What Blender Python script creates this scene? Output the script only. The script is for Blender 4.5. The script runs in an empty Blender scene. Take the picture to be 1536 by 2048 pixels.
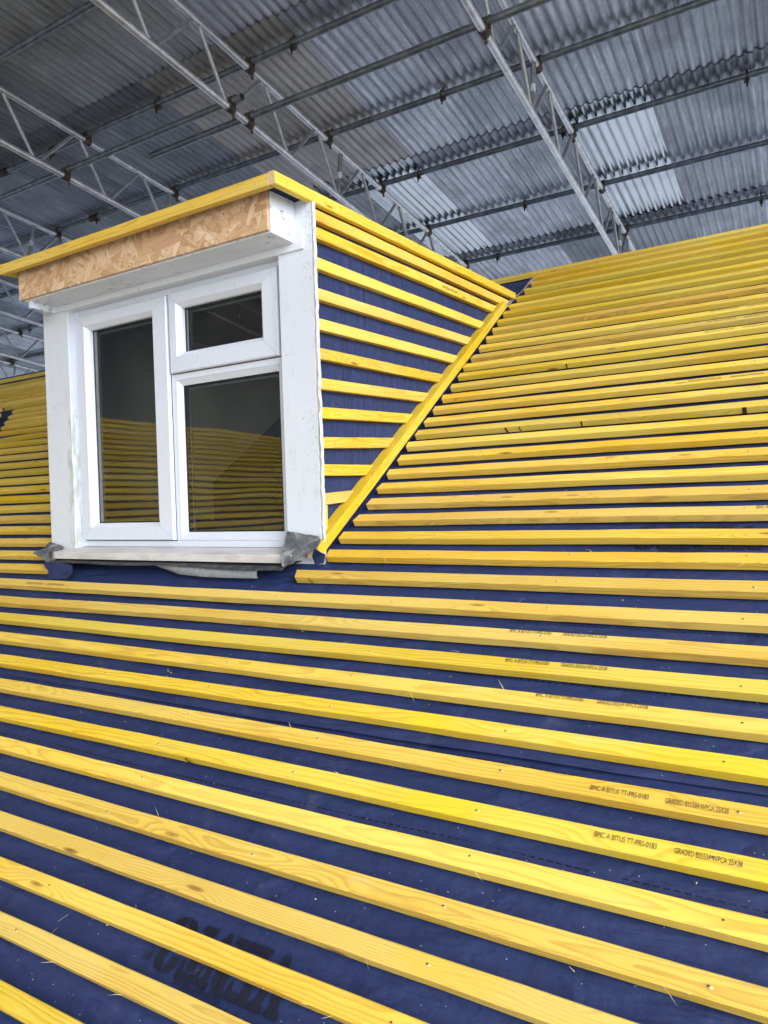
import bpy, bmesh, math, random
from mathutils import Vector, Matrix
random.seed(7)
SC = bpy.context.scene
COL = SC.collection
R = math.radians
PITCH = R(34.0)
SN, CS = math.sin(PITCH), math.cos(PITCH)
HB = 1.19                      # camera height above the batten tops, square to the roof
# ---------------------------------------------------------------- helpers
def link(o, parent=None):
    COL.objects.link(o)
    if parent is not None: o.parent = parent
    return o
def obj(name, bm, mats, parent=None, smooth=False, loc=None, rot=None):
    me = bpy.data.meshes.new(name)
    bm.normal_update()
    bm.to_mesh(me); bm.free()
    if not isinstance(mats, (list, tuple)): mats = [mats]
    for m in mats: me.materials.append(m)
    if smooth:
        for p in me.polygons: p.use_smooth = True
    if any(p.use_smooth for p in me.polygons): me.set_sharp_from_angle(angle=math.radians(42))
    o = bpy.data.objects.new(name, me)
    link(o, parent)
    if loc: o.location = loc
    if rot: o.rotation_euler = rot
    return o
def inst(name, me, parent=None, mat=None):
    o = bpy.data.objects.new(name, me); link(o, parent)
    if mat is not None: o.matrix_basis = mat
    return o
def tag(o, label=None, cat=None, group=None, kind=None):
    if label: o['label'] = label
    if cat: o['category'] = cat
    if group: o['group'] = group
    if kind: o['kind'] = kind
    return o
def empty(name, loc=(0, 0, 0)):
    o = bpy.data.objects.new(name, None); link(o); o.location = loc; o.empty_display_size = .1
    return o
def copy_tree(o, parent=None):
    c = o.copy(); COL.objects.link(c)
    if parent is not None: c.parent = parent
    for ch in list(o.children): copy_tree(ch, c)
    return c
def roofP(x, s, h=0.0):
    w = h - HB
    return Vector((x, s * CS - w * SN, s * SN + w * CS))
def add_box(bm, x0, x1, y0, y1, z0, z1, mi=0, bev=0.0):
    r = bmesh.ops.create_cube(bm, size=1.0, matrix=Matrix.Translation(((x0+x1)/2, (y0+y1)/2, (z0+z1)/2)) @ Matrix.Diagonal((x1-x0, y1-y0, z1-z0, 1)))
    fs = {f for v in r['verts'] for f in v.link_faces}
    for f in fs: f.material_index = mi
    if bev > 0:
        es = list({e for v in r['verts'] for e in v.link_edges})
        bmesh.ops.bevel(bm, geom=es, offset=bev, segments=2, affect='EDGES', profile=.6)
def add_tube(bm, pts, r, seg=12, cap=True, mi=0):
    pts = [Vector(p) for p in pts]
    rs = r if isinstance(r, (list, tuple)) else [r]*len(pts)
    rings = []
    for i, p in enumerate(pts):
        a = pts[max(i-1, 0)]; b = pts[min(i+1, len(pts)-1)]
        d = (b-a).normalized()
        u = d.cross(Vector((0, 0, 1)))
        if u.length < 1e-3: u = d.cross(Vector((1, 0, 0)))
        u.normalize(); v = d.cross(u)
        rings.append([bm.verts.new(p + rs[i]*(u*math.cos(t)+v*math.sin(t))) for t in [2*math.pi*k/seg for k in range(seg)]])
    for a, b in zip(rings, rings[1:]):
        for k in range(seg):
            f = bm.faces.new((a[k], b[k], b[(k+1) % seg], a[(k+1) % seg])); f.smooth = True; f.material_index = mi
    if cap:
        bm.faces.new(rings[0]).material_index = mi
        bm.faces.new(list(reversed(rings[-1]))).material_index = mi
def add_poly(bm, pts, mi=0):
    f = bm.faces.new([bm.verts.new(p) for p in pts]); f.material_index = mi
    return f
def solidify(bm, t):
    bmesh.ops.recalc_face_normals(bm, faces=bm.faces)
    bmesh.ops.solidify(bm, geom=bm.faces[:], thickness=t)
# ---------------------------------------------------------------- material nodes
class NT:
    def __init__(s, name):
        s.m = bpy.data.materials.new(name); s.m.use_nodes = True
        s.t = s.m.node_tree; s.b = s.t.nodes['Principled BSDF']; s.out = s.t.nodes['Material Output']
    def n(s, typ, **kw):
        d = s.t.nodes.new(typ)
        for k, v in kw.items(): setattr(d, k, v)
        return d
    def set(s, sock, v):
        if v is None: return
        if isinstance(v, bpy.types.NodeSocket): s.t.links.new(v, sock)
        else:
            if sock.type == 'RGBA' and len(v) == 3: v = (*v, 1)
            sock.default_value = v
    def math(s, op, a, b=None, c=None, clamp=False):
        d = s.n('ShaderNodeMath', operation=op, use_clamp=clamp)
        s.set(d.inputs[0], a); s.set(d.inputs[1], b); s.set(d.inputs[2], c)
        return d.outputs[0]
    def vmath(s, op, a, b=None):
        d = s.n('ShaderNodeVectorMath', operation=op)
        s.set(d.inputs[0], a); s.set(d.inputs[1], b)
        return d.outputs[0]
    def mul(s, v, t): return s.vmath('MULTIPLY', v, t)
    def mix(s, f, a, b, mode='MIX'):
        d = s.n('ShaderNodeMix', data_type='RGBA', blend_type=mode)
        s.set(d.inputs[0], f); s.set(d.inputs[6], a); s.set(d.inputs[7], b)
        return d.outputs[2]
    def noise(s, v, scale=1, detail=3, rough=.5, dist=0, out=0):
        d = s.n('ShaderNodeTexNoise'); s.set(d.inputs['Vector'], v)
        d.inputs['Scale'].default_value = scale; d.inputs['Detail'].default_value = detail
        d.inputs['Roughness'].default_value = rough; d.inputs['Distortion'].default_value = dist
        return d.outputs[out]
    def voro(s, v, scale=1, feature='F1', rnd=1.0):
        d = s.n('ShaderNodeTexVoronoi', feature=feature); s.set(d.inputs['Vector'], v)
        d.inputs['Scale'].default_value = scale; d.inputs['Randomness'].default_value = rnd
        return d
    def ramp(s, f, stops, interp='LINEAR'):
        d = s.n('ShaderNodeValToRGB'); s.set(d.inputs[0], f)
        cr = d.color_ramp; cr.interpolation = interp
        while len(cr.elements) < len(stops): cr.elements.new(.5)
        for e, (p, c) in zip(cr.elements, stops):
            e.position = p
            e.color = (c, c, c, 1) if isinstance(c, (int, float)) else (*c, 1)
        return d.outputs[0]
    def sstep(s, x, a, b):
        d = s.n('ShaderNodeMapRange', interpolation_type='SMOOTHSTEP'); s.set(d.inputs[0], x)
        d.inputs[1].default_value = a; d.inputs[2].default_value = b
        return d.outputs[0]
    def objco(s): return s.n('ShaderNodeTexCoord').outputs['Object']
    def rnd(s): return s.n('ShaderNodeObjectInfo').outputs['Random']
    def sep(s, v):
        d = s.n('ShaderNodeSeparateXYZ'); s.set(d.inputs[0], v); return d.outputs
    def comb(s, x, y, z):
        d = s.n('ShaderNodeCombineXYZ')
        for i, q in enumerate((x, y, z)): s.set(d.inputs[i], q)
        return d.outputs[0]
    def bump(s, h, strength=.3, dist=.002):
        d = s.n('ShaderNodeBump'); d.inputs['Strength'].default_value = strength; d.inputs['Distance'].default_value = dist
        s.set(d.inputs['Height'], h); s.t.links.new(d.outputs[0], s.b.inputs['Normal'])
    def done(s, col=None, rough=.6, metal=0.0, spec=None):
        s.set(s.b.inputs['Base Color'], col); s.set(s.b.inputs['Roughness'], rough); s.set(s.b.inputs['Metallic'], metal)
        if spec is not None: s.b.inputs['Specular IOR Level'].default_value = spec
        return s.m
def simple(name, col, rough=.6, metal=0.0, var=.12, scale=30, spec=None, bump=0):
    n = NT(name); c = n.objco()
    f = n.noise(c, scale, 4)
    a = tuple(x*(1-var) for x in col); b = tuple(min(1, x*(1+var)) for x in col)
    if bump: n.bump(f, bump, .002)
    return n.done(n.ramp(f, [(.3, a), (.7, b)]), rough, metal, spec)

def wood(name, pale, deep, line):
    n = NT(name); c = n.objco(); r = n.rnd()
    seed = n.comb(n.math('MULTIPLY', r, 91.0), n.math('MULTIPLY', r, 37.0), n.math('MULTIPLY', r, 53.0))
    p = n.vmath('ADD', c, seed)
    # knots: sparse cells, stretched across the batten
    kv = n.mul(p, (3.1, 15.0, 15.0))
    vo = n.voro(kv, 1.0)
    kd = vo.outputs['Distance']
    keep = n.math('GREATER_THAN', n.sep(vo.outputs['Color'])[0], .30)
    knot = n.math('MULTIPLY', n.math('SUBTRACT', 1.0, n.sstep(kd, .055, .10)), keep)
    core = n.math('MULTIPLY', n.math('SUBTRACT', 1.0, n.sstep(kd, .015, .06)), keep)
    halo = n.math('MULTIPLY', n.math('SUBTRACT', 1.0, n.sstep(kd, .08, .42)), keep)
    # growth rings round a pith that wanders
    wob = n.noise(n.mul(p, (1.7, 9, 9)), 1.0, 3, .55)
    fine = n.noise(n.mul(p, (7, 60, 60)), 1.0, 2, .5)
    x, y, z = n.sep(c)
    r2 = n.math('FRACT', n.math('MULTIPLY', r, 17.31))
    r3 = n.math('FRACT', n.math('MULTIPLY', r, 71.77))
    yy = n.math('ADD', n.math('ADD', y, .02), n.math('MULTIPLY', n.math('SUBTRACT', r2, .5), .10))
    zz = n.math('ADD', z, n.math('ADD', .012, n.math('MULTIPLY', r3, .06)))
    rad = n.math('SQRT', n.math('ADD', n.math('MULTIPLY', yy, yy), n.math('MULTIPLY', zz, zz)))
    rad = n.math('ADD', rad, n.math('MULTIPLY', n.math('SUBTRACT', wob, .5), .034))
    rad = n.math('ADD', rad, n.math('MULTIPLY', halo, .012))
    rad = n.math('ADD', rad, n.math('MULTIPLY', fine, .0016))
    ph = n.math('FRACT', n.math('MULTIPLY', rad, 215.0))
    late = n.ramp(ph, [(0.0, 0.0), (.45, .12), (.80, 1.0), (.93, .9), (1.0, 0.0)])
    blot = n.noise(n.mul(p, (1.1, 5, 5)), 1.0, 4, .6)
    col = n.mix(n.sstep(blot, .40, .66), pale, deep)
    col = n.mix(n.math('MULTIPLY', late, n.math('ADD', .34, n.math('MULTIPLY', n.sstep(blot, .35, .65), .36))), col, line)
    fib = n.noise(n.mul(p, (9, 420, 420)), 1.0, 3, .6)
    col = n.mix(n.math('MULTIPLY', n.sstep(fib, .45, .75), .28), col, tuple(min(1, k*1.22 + .02) for k in pale))
    # bleached, dusty patches and stain drips
    dust = n.noise(n.mul(p, (6, 26, 26)), 1.0, 5, .7)
    col = n.mix(n.math('MULTIPLY', n.sstep(dust, .54, .78), .34), col, (.76, .61, .28))
    stain = n.noise(n.mul(p, (2.6, 3, 3)), 1.0, 2, .5)
    col = n.mix(n.math('MULTIPLY', n.sstep(stain, .64, .74), .55), col, (.80, .57, .012))
    grey = n.noise(n.mul(p, (3.3, 19, 19)), 1.0, 4, .65)
    col = n.mix(n.math('MULTIPLY', n.sstep(grey, .58, .78), .45), col, (.46, .35, .12))
    krng = n.math('FRACT', n.math('MULTIPLY', kd, 38.0))
    kcol = n.mix(n.sstep(krng, .2, .8), (.44, .24, .02), (.26, .12, .012))
    col = n.mix(n.math('MULTIPLY', knot, .80), col, kcol)
    col = n.mix(n.math('MULTIPLY', core, .55), col, (.10, .04, .01))
    # whole-board differences
    hv = n.n('ShaderNodeHueSaturation'); n.set(hv.inputs['Color'], col)
    n.set(hv.inputs['Hue'], n.math('ADD', .490, n.math('MULTIPLY', r2, .015)))
    n.set(hv.inputs['Saturation'], n.math('ADD', .92, n.math('MULTIPLY', r3, .10)))
    n.set(hv.inputs['Value'], n.math('ADD', .84, n.math('MULTIPLY', r, .26)))
    n.bump(n.math('ADD', n.math('MULTIPLY', fib, .7), n.math('MULTIPLY', late, .5)), .35, .0012)
    return n.done(hv.outputs[0], n.math('ADD', .55, n.math('MULTIPLY', dust, .2)), 0, .35)
M = {}
M['wood'] = wood('yellow_treated_softwood', (.82, .60, .088), (.80, .52, .028), (.54, .29, .016))
M['pale_wood'] = simple('torn_wood_fibre', (.78, .62, .32), .8, var=.1)
M['nail'] = simple('nail_head', (.16, .13, .10), .5, .5)
M['endgrain'] = simple('cut_end_grain', (.66, .45, .26), .8, var=.2, scale=220)
def membrane(name, dashes, axis, gap=None, pitch=.0164):
    n = NT(name); c = n.objco(); x, y, z = n.sep(c)
    a, b = (x, y) if axis == 'x' else (z, y)       # a runs along the dashes
    f1 = n.noise(c, 700, 2, .6); f2 = n.noise(c, 5, 5, .6); f3 = n.noise(n.mul(c, (40, 90, 1)), 1, 3, .6)
    col = n.mix(f2, (.016, .029, .098), (.025, .043, .138))
    f4 = n.noise(n.mul(c, (6, 22, 1)), 1, 6, .7); f5 = n.noise(c, 130, 4, .7)
    col = n.mix(n.math('MULTIPLY', n.sstep(f4, .45, .72), .55), col, (.026, .042, .150))
    col = n.mix(n.math('MULTIPLY', n.sstep(f5, .48, .7), .40), col, (.008, .014, .055))
    col = n.mix(n.math('MULTIPLY', n.sstep(f1, .5, .8), .45), col, (.040, .058, .17))
    col = n.mix(n.math('MULTIPLY', n.sstep(f3, .55, .75), .25), col, (.010, .013, .055))
    wv = n.noise(c, 2.2, 2, .5)
    bb = n.math('ADD', b, n.math('MULTIPLY', n.math('SUBTRACT', wv, .5), .012))
    tot = None
    for d in dashes:
        m = n.math('LESS_THAN', n.math('ABSOLUTE', n.math('SUBTRACT', bb, d)), .0017)
        tot = m if tot is None else n.math('MAXIMUM', tot, m)
    da = n.math('LESS_THAN', n.math('FRACT', n.math('DIVIDE', a, pitch)), .66)
    tot = n.math('MULTIPLY', tot, da)
    if gap:
        g = n.math('GREATER_THAN', n.math('FRACT', n.math('DIVIDE', n.math('SUBTRACT', a, gap[0]), gap[1])), .05)
        tot = n.math('MULTIPLY', tot, g)
    wear = n.sstep(n.noise(c, 3.5, 2), .28, .5)
    col = n.mix(n.math('MULTIPLY', n.math('MULTIPLY', tot, wear), .9), col, (.004, .005, .016))
    sp = n.voro(c, 95)
    on = n.math('MULTIPLY', n.math('LESS_THAN', sp.outputs['Distance'], .10), n.math('GREATER_THAN', n.sep(sp.outputs['Color'])[1], .86))
    col = n.mix(n.math('MULTIPLY', on, .75), col, (.48, .48, .50))
    dst = n.noise(c, 9, 7, .72)
    col = n.mix(n.math('MULTIPLY', n.sstep(dst, .56, .78), .42), col, (.11, .12, .17))
    h = n.math('ADD', n.math('MULTIPLY', f1, .25), n.math('ADD', n.math('MULTIPLY', n.noise(c, 26, 3), .9), n.math('MULTIPLY', n.noise(n.mul(c, (5, 14, 1)), 1, 3, .5, .6), 4.5)))
    n.bump(h, .7, .007)
    return n.done(col, .58, 0, .32)
M['membrane'] = membrane('navy_roof_membrane', [.24, .651, .835, 1.062, 1.247, 1.89, 2.08, 2.48, 2.70], 'x', (-.365+.03, 1.083))
M['cheek_membrane'] = membrane('navy_wall_membrane', [2.062, 2.112, 2.262, 2.314, 2.95, 3.0, 3.17, 3.22], 'z')
M['print'] = simple('black_membrane_print', (.0065, .009, .026), .6, var=.2, scale=90)
M['stamp'] = simple('black_ink_stamp', (.07, .055, .03), .7, var=.5, scale=200)
M['white_back'] = simple('white_membrane_backing', (.52, .54, .56), .7, var=.15, scale=60, bump=.2)
def white_paint(post=False, fl0=.635):
    n = NT('weathered_white_paint'); c = n.objco()
    a = n.noise(c, 3, 5, .6); d = n.noise(n.mul(c, (26, 26, 9)), 1, 6, .72); g = n.noise(n.mul(c, (60, 60, 6)), 1, 3)
    col = n.mix(a, (.64, .685, .765), (.72, .76, .83))
    col = n.mix(n.math('MULTIPLY', n.sstep(d, .55, .76), .40), col, (.42, .42, .40))
    col = n.mix(n.math('MULTIPLY', n.sstep(g, .60, .8), .22), col, (.58, .57, .55))
    e = n.noise(c, 55, 6, .75); big = n.noise(c, 4, 3)
    fl = n.math('MULTIPLY', n.sstep(e, fl0, fl0+.025), n.sstep(big, .46, .60))
    col = n.mix(n.math('MULTIPLY', fl, .85), col, (.20, .17, .14))
    if post:
        x, y, z = n.sep(c)
        sp = n.noise(n.mul(c, (150, 150, 60)), 1, 5, .75); zone = n.noise(n.mul(c, (6, 6, 2.2)), 1, 3)
        right = n.math('MULTIPLY', n.sstep(x, -1.44, -1.37), n.sstep(zone, .42, .66))
        blk = n.math('MULTIPLY', n.sstep(sp, .53, .62), right)
        col = n.mix(n.math('MULTIPLY', blk, .55), col, (.20, .205, .19))
        al = n.math('MULTIPLY', n.math('MULTIPLY', n.sstep(x, -2.665, -2.64), n.math('SUBTRACT', 1.0, n.sstep(x, -2.62, -2.60))), n.math('SUBTRACT', 1.0, n.sstep(z, .30, .62)))
        al = n.math('MULTIPLY', al, n.sstep(n.noise(n.mul(c, (60, 60, 14)), 1, 5, .7), .42, .62))
        col = n.mix(n.math('MULTIPLY', al, .55), col, (.32, .35, .22))
    n.bump(n.math('ADD', n.math('MULTIPLY', d, .5), n.math('MULTIPLY', fl, -.6)), .25, .002)
    return n.done(col, .5, 0, .4)
M['paint'] = white_paint(); M['post_paint'] = white_paint(True); M['soffit_paint'] = white_paint(False, .575)
def peeling():
    n = NT('peeling_white_paint'); c = n.objco()
    e = n.noise(n.mul(c, (120, 90, 26)), 1, 6, .75)
    col = n.mix(n.sstep(e, .50, .58), (.74, .74, .74), (.52, .50, .46))
    col = n.mix(n.sstep(e, .66, .72), col, (.16, .07, .03))
    n.bump(e, .8, .006)
    return n.done(col, .6)
M['peel'] = peeling()
def upvc():
    n = NT('white_upvc'); c = n.objco()
    d = n.noise(c, 14, 6, .7); s = n.noise(n.mul(c, (70, 70, 12)), 1, 4)
    col = n.mix(n.math('MULTIPLY', n.sstep(d, .56, .8), .30), (.68, .725, .82), (.54, .55, .56))
    sp = n.voro(c, 60)
    on = n.math('MULTIPLY', n.math('LESS_THAN', sp.outputs['Distance'], .09), n.math('GREATER_THAN', n.sep(sp.outputs['Color'])[1], .90))
    col = n.mix(n.math('MULTIPLY', on, .7), col, (.14, .12, .10))
    return n.done(col, n.math('ADD', .22, n.math('MULTIPLY', s, .15)), 0, .5)
M['upvc'] = upvc()
def sillmat():
    n = NT('dirty_white_sill'); c = n.objco()
    d = n.noise(n.mul(c, (7, 30, 30)), 1, 6, .7)
    col = n.mix(n.sstep(d, .40, .70), (.66, .645, .63), (.50, .48, .46))
    return n.done(col, .4, 0, .45)
M['sill'] = sillmat()
M['weld'] = simple('weld_line_grey', (.36, .38, .42), .5)
M['gasket'] = simple('black_rubber_gasket', (.010, .011, .014), .5)
M['spacer'] = simple('aluminium_glazing_spacer', (.50, .54, .56), .35, .6)
def osb():
    n = NT('oriented_strand_board'); c = n.objco(); x, y, z = n.sep(c)
    cols = []
    wob = n.noise(c, 30, 2)
    for i, (ang, sc, off) in enumerate([(0.3, 1.0, 0.0), (-0.62, 1.15, 3.7), (1.05, .9, 8.1), (-1.25, 1.3, 12.4), (0.05, .8, 17.0)]):
        ca, sa = math.cos(ang), math.sin(ang)
        u = n.math('ADD', n.math('MULTIPLY', x, ca), n.math('MULTIPLY', z, sa))
        v = n.math('SUBTRACT', n.math('MULTIPLY', z, ca), n.math('MULTIPLY', x, sa))
        v = n.math('ADD', v, n.math('MULTIPLY', wob, .006))
        vec = n.comb(n.math('ADD', n.math('MULTIPLY', u, 10.5*sc), off), n.math('MULTIPLY', v, 54*sc), off)
        vo = n.voro(vec, 1.0)
        rr = n.sep(vo.outputs['Color'])
        edge = n.voro(vec, 1.0, 'DISTANCE_TO_EDGE').outputs['Distance']
        grain = n.noise(n.comb(n.math('MULTIPLY', u, 30), n.math('MULTIPLY', v, 700), n.math('MULTIPLY', rr[2], 9)), 1, 2)
        k = n.ramp(rr[0], [(0, (.47, .27, .14)), (.3, (.62, .41, .235)), (.6, (.70, .49, .30)), (.85, (.78, .60, .42)), (1, (.53, .29, .165))])
        k = n.mix(n.math('MULTIPLY', n.sstep(grain, .45, .7), .25), k, (.52, .30, .14))
        k = n.mix(n.math('SUBTRACT', .55, n.math('MULTIPLY', n.sstep(edge, 0, .07), .55)), k, (.40, .22, .10))
        cols.append((k, rr[1]))
    col, top = cols[0]
    hgt = top
    for k, pr in cols[1:]:
        m = n.math('GREATER_THAN', pr, top)
        col = n.mix(m, col, k); top = n.math('MAXIMUM', top, pr)
    n.bump(top, .5, .002)
    return n.done(col, .62, 0, .35)
M['osb'] = osb()
def corr(name, base, light, dark, metal, rough, streak=.5):
    n = NT(name); c = n.objco(); r = n.rnd()
    p = n.vmath('ADD', c, n.comb(n.math('MULTIPLY', r, 31.0), n.math('MULTIPLY', r, 77.0), 0.0))
    a = n.noise(n.mul(p, (45, 2.6, 1)), 1, 5, .62); b = n.noise(n.mul(p, (120, 9, 1)), 1, 4, .65); l = n.noise(p, 2.3, 4, .6)
    mot = n.noise(n.mul(p, (60, 28, 1)), 1, 5, .7)
    col = n.mix(n.math('MULTIPLY', n.sstep(a, .46, .68), streak), base, light)
    col = n.mix(n.math('MULTIPLY', n.sstep(b, .58, .78), streak*.5), col, dark)
    col = n.mix(n.math('MULTIPLY', n.sstep(mot, .52, .66), streak*.75), col, light)
    col = n.mix(n.math('MULTIPLY', n.sstep(l, .42, .70), .50), col, dark)
    rs = n.noise(n.mul(p, (14, 1.6, 1)), 1, 6, .7)
    col = n.mix(n.math('MULTIPLY', n.sstep(rs, .715, .76), .7), col, (.22, .10, .05))
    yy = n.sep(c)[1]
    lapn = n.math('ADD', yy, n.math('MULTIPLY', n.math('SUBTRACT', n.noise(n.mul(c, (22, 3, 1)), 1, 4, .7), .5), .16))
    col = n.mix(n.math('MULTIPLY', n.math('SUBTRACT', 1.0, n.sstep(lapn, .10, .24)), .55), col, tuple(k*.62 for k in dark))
    hv = n.n('ShaderNodeHueSaturation'); n.set(hv.inputs['Color'], col)
    n.set(hv.inputs['Value'], n.math('ADD', .64, n.math('MULTIPLY', r, .58)))
    n.bump(n.math('ADD', a, n.math('MULTIPLY', mot, .5)), .15 if rough > .3 else .04, .003)
    return n.done(hv.outputs[0], n.math('ADD', rough, n.math('MULTIPLY', n.math('SUBTRACT', l, .5), .25)), metal)
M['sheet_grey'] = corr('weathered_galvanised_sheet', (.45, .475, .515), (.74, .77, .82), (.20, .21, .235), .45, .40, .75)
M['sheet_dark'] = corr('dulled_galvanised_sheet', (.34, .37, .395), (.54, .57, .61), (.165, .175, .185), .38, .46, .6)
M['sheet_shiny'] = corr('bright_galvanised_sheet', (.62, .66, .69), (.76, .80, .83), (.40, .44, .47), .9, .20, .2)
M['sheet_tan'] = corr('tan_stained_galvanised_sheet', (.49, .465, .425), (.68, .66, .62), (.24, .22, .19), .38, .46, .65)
def steel(name, base, light, metal, rough):
    n = NT(name); c = n.objco()
    a = n.noise(n.mul(c, (14, 14, 14)), 1, 5, .6); b = n.noise(c, 160, 3, .6)
    col = n.mix(n.sstep(a, .38, .64), base, light)
    col = n.mix(n.math('MULTIPLY', n.sstep(b, .58, .72), .4), col, tuple(k*.45 for k in base))
    return n.done(col, n.math('ADD', rough, n.math('MULTIPLY', n.math('SUBTRACT', a, .5), .25)), metal)
M['tube'] = steel('galvanised_scaffold_tube', (.15, .175, .19), (.26, .29, .31), .6, .42)
M['alu'] = steel('scuffed_aluminium', (.62, .61, .60), (.80, .79, .78), .75, .42)
M['brace'] = steel('dull_aluminium', (.36, .37, .38), (.50, .51, .52), .7, .45)
M['clamp'] = steel('dark_rusty_steel', (.045, .038, .030), (.13, .095, .06), .5, .6)
M['tape'] = simple('white_tape', (.72, .74, .76), .5, var=.15, scale=60)
def lead():
    n = NT('weathered_lead'); c = n.objco()
    a = n.noise(c, 24, 7, .72); b = n.noise(c, 75, 5, .7)
    col = n.ramp(a, [(.32, (.055, .058, .065)), (.5, (.13, .135, .145)), (.60, (.20, .20, .20)), (.70, (.50, .49, .46))])
    col = n.mix(n.math('MULTIPLY', n.sstep(b, .56, .66), .5), col, (.03, .025, .02))
    n.bump(n.math('ADD', a, b), .6, .006)
    return n.done(col, .55, .15)
M['lead'] = lead()
def glass():
    n = NT('double_glazing'); c = n.objco(); t = n.t
    t.nodes.remove(n.b)
    fr = n.n('ShaderNodeFresnel'); fr.inputs['IOR'].default_value = 1.52
    bm_ = n.n('ShaderNodeBump'); bm_.inputs['Strength'].default_value = .10; bm_.inputs['Distance'].default_value = .003
    n.set(bm_.inputs['Height'], n.noise(n.mul(c, (3.5, 3.5, 6)), 1, 1, .4))
    gl = n.n('ShaderNodeBsdfGlossy'); gl.inputs['Roughness'].default_value = 0.0; gl.inputs['Color'].default_value = (.96, .98, .95, 1)
    t.links.new(bm_.outputs[0], gl.inputs['Normal'])
    tr = n.n('ShaderNodeBsdfTransparent'); tr.inputs['Color'].default_value = (.80, .84, .80, 1)
    mx = n.n('ShaderNodeMixShader')
    n.set(mx.inputs[0], n.math('MULTIPLY', fr.outputs[0], 3.1, clamp=True))
    t.links.new(tr.outputs[0], mx.inputs[1]); t.links.new(gl.outputs[0], mx.inputs[2])
    df = n.n('ShaderNodeBsdfDiffuse'); df.inputs['Color'].default_value = (.55, .54, .46, 1)
    film = n.noise(c, 4, 5, .6, 1.5); wisp = n.noise(n.mul(c, (5, 5, 9)), 1, 2, .5, 3.0)
    wl = n.math('SUBTRACT', 1.0, n.sstep(n.math('ABSOLUTE', n.math('SUBTRACT', wisp, .5)), 0.0, .010))
    m2 = n.n('ShaderNodeMixShader')
    n.set(m2.inputs[0], n.math('ADD', n.math('MULTIPLY', n.sstep(film, .3, .8), .022), n.math('MULTIPLY', wl, .02)))
    t.links.new(mx.outputs[0], m2.inputs[1]); t.links.new(df.outputs[0], m2.inputs[2]); t.links.new(m2.outputs[0], n.out.inputs[0])
    return n.m
M['glass'] = glass()
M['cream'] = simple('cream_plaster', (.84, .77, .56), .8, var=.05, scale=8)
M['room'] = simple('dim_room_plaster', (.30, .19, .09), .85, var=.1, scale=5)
M['roomwood'] = simple('brown_furniture_wood', (.22, .10, .03), .5, var=.2, scale=12)
M['brick'] = simple('house_wall_render', (.42, .36, .30), .85, var=.15, scale=6)
M['flapbrown'] = simple('membrane_cut_edge', (.22, .17, .16), .7, var=.3, scale=60)
def bounce_ground():  # unseen ground, made pale to bounce neutral light up under the canopy
    n = NT('pale_bounce_ground'); c = n.objco()
    a = n.noise(c, .4, 6, .7); b = n.noise(c, 6, 5, .7)
    col = n.mix(a, (.42, .43, .44), (.52, .53, .54)); col = n.mix(n.math('MULTIPLY', b, .5), col, (.44, .44, .44))
    return n.done(col, .9)
M['bounce_ground'] = bounce_ground()
M['bark'] = simple('tree_bark', (.075, .055, .04), .9, var=.3, scale=9)
M['leaf'] = simple('evergreen_leaves', (.045, .085, .02), .7, var=.4, scale=3)
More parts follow.
